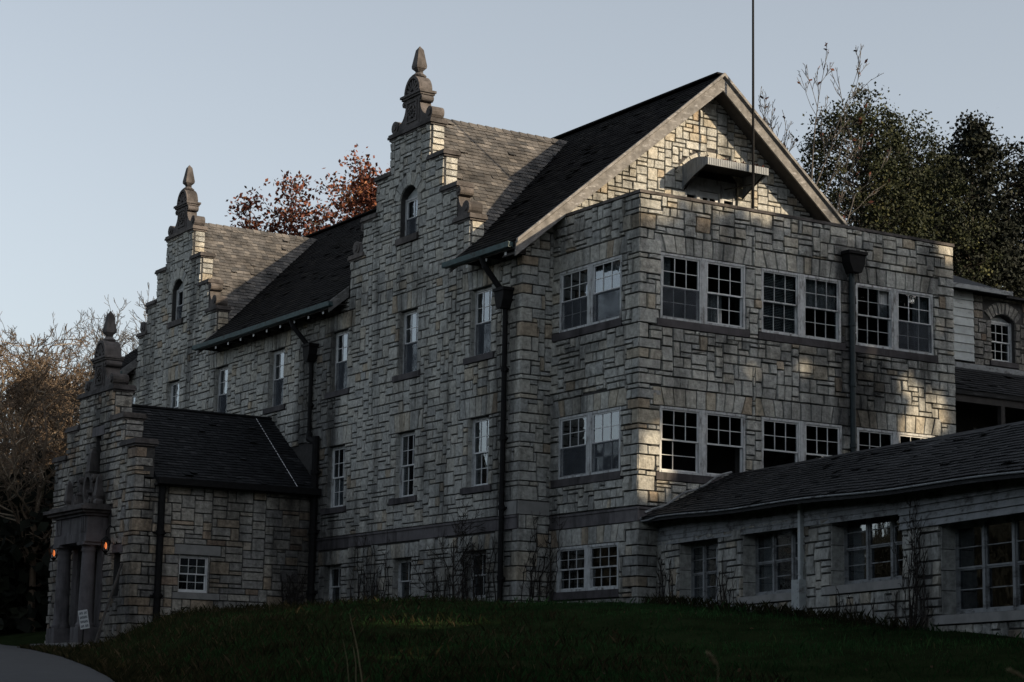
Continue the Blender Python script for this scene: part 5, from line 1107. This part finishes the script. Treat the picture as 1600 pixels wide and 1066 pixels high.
# lawn: blades as one object
rng = np.random.default_rng(4)
def blades(N, sampler, h, wd, lean, name, mat, tintf):
    X, Y = sampler(N); Zg = np.array([ground(x, y) for x, y in zip(X, Y)]); n = len(X); H_ = h(n, X, Y)
    ang = rng.uniform(0, 6.283, n); la = rng.uniform(0, 6.283, n); le = rng.uniform(0, lean, n) * H_; w_ = wd * rng.uniform(.7, 1.3, n)
    v = np.zeros((n, 4, 3)); dx, dy = np.cos(ang) * w_, np.sin(ang) * w_
    v[:, 0] = np.stack([X - dx, Y - dy, Zg - .02], 1); v[:, 1] = np.stack([X + dx, Y + dy, Zg - .02], 1)
    v[:, 2] = np.stack([X + dx * .6 + np.cos(la) * le * .35, Y + dy * .6 + np.sin(la) * le * .35, Zg + H_ * .6], 1); v[:, 3] = np.stack([X + np.cos(la) * le, Y + np.sin(la) * le, Zg + H_], 1)
    me = bpy.data.meshes.new(name); me.vertices.add(n * 4); me.vertices.foreach_set('co', v.ravel())
    idx = np.arange(n)[:, None] * 4; f = np.concatenate([idx + [0, 1, 2], idx + [0, 2, 3]], 1).reshape(-1, 3)
    me.loops.add(f.size); me.loops.foreach_set('vertex_index', f.ravel().astype(np.int32)); me.polygons.add(len(f)); me.polygons.foreach_set('loop_start', np.arange(0, f.size, 3, dtype=np.int32)); me.polygons.foreach_set('loop_total', np.full(len(f), 3, dtype=np.int32))
    me.update(); a_ = me.attributes.new('tint', 'FLOAT', 'POINT'); a_.data.foreach_set('value', np.repeat(tintf(n, X, Y), 4).astype(np.float32)); me.materials.append(MAT[mat])
    o = bpy.data.objects.new(name, me); COL.objects.link(o); return o
fwv = np.array([.5259, .8506]); rgt = np.array([.8506, -.5259])
def lawn(N):
    d = 18 + 36 * rng.random(N) ** 1.25; s_ = rng.uniform(-.27, .29, N) * d
    X = CAM.x + fwv[0] * d + rgt[0] * s_; Y = CAM.y + fwv[1] * d + rgt[1] * s_
    ok = np.array([x > interp(y, XE) + .2 and not (x > -.9 and y > 3.7) and not (x > -.1 and y > -.1) and not (y > 15.2) and not (((x - .61) * .97222 - y * .23408) > .15 and y < .1) for x, y in zip(X, Y)])
    return X[ok], Y[ok]
cl = lambda X, Y: .5 + .25 * np.sin(X * 1.3 + .7 * Y) + .25 * np.sin(Y * 1.7 - X * .6 + 1)
g_ = blades(150000, lawn, lambda n, X, Y: (.03 + .09 * rng.random(n) ** 1.5) * (.45 + 1.1 * cl(X * .6, Y * .6) * cl(X * 2.1 + 3, Y * 2.3)) + .13 * (rng.random(n) < .012), .005, .8, 'grass', 'grass', lambda n, X, Y: np.clip(rng.normal(.38, .2, n) + .35 * (cl(X * .8 + 2, Y * .7) - .5), 0, 1)); tag(g_, 'dark green lawn grass sloping up to the walls', 'grass', kind='stuff')
X_, Y_ = lawn(420); fl_ = MB(); R.seed(17)
for x, y in zip(X_, Y_): leaf(fl_, Vector((x, y, ground(x, y) + U(.02, .06))), U(.02, .042), R.random())
tag(fl_.build('fallen_leaves', 'litter'), 'brown fallen leaves scattered over the lawn', 'leaves', kind='stuff')
def bank(N):
    Y = rng.uniform(-20, 17.5, N); X = np.array([interp(y, XE) for y in Y]) - .4 + 10 * rng.random(N) ** 2; ok = ~((X > -6.9) & (Y > 15.2)); return X[ok], Y[ok]
g_ = blades(42000, bank, lambda n, X, Y: .05 + .17 * rng.random(n) ** 2 * (.4 + cl(X, Y)), .0032, .9, 'weeds', 'dry_grass', lambda n, X, Y: np.clip(rng.normal(.4, .28, n), 0, 1)); tag(g_, 'brown weeds on the bank between the lawn and the driveway', 'weeds', kind='stuff')
def foot(N):
    s_ = rng.random(N) * 13; X = .61 - .23408 * s_ - .97222 * (.1 + .7 * rng.random(N) ** 2); Y = -.97222 * s_ + .23408 * .3; return X, Y
g_ = blades(2600, foot, lambda n, X, Y: .06 + .22 * rng.random(n) ** 2, .003, .8, 'wall_weeds', 'dry_grass', lambda n, X, Y: np.clip(rng.normal(.3, .25, n), 0, 1)); tag(g_, 'dry weeds along the foot of the annex wall', 'weeds', kind='stuff')
# tall stems and foxtails close to the camera
def stalk(px0, py0, px1, py1, dep, label, head=0, r=.003, grp=None, c=.6):
    a = at(px0, py0, dep); b = at(px1, py1, dep); g = Vector((a.x, a.y, ground(a.x, a.y) - .03)); mb = MB()
    t = thing('grass_stalk', label, 'grass stalk', g, grp); mid = a.lerp(b, .5) + Vector((.01, 0, 0))
    mb.tube([g, g.lerp(a, .6), a, mid, b], [r * 1.2, r * 1.1, r, r * .8, r * .5], 5, c); mb.build('stem', 'straw', t)
    if head:
        mb = MB(); n = 60; d = (b - a).normalized()
        for i in range(n):
            q = b - d * head * (1 - i / n); 
            for _ in range(3): s_ = Vector((U(-1, 1), U(-1, 1), U(-.2, 1))).normalized(); mb.tube([q, q + s_ * U(.006, .012)], [.0025, .001], 3, U(.4, 1), cap=False)
        mb.build('seed_head', 'straw', t)
R.seed(3)
stalk(566, 1066, 546, 958, 14, 'tallest pale grass stem, leaning, low on the lawn', r=.0045)
stalk(556, 1066, 552, 1010, 14.5, 'shorter dry grass stem just beside the tallest one', r=.004); stalk(545, 1066, 536, 1000, 14.2, 'dull brown grass stem on the porch side of the tallest one', r=.0035, c=.1)
stalk(1122, 1042, 1106, 1021, 7, 'blurred pale foxtail head above the lawn below the annex', .045, .0015); stalk(1612, 1066, 1576, 1047, 7, 'blurred foxtail head in the bottom corner under the annex', .06, .0015)
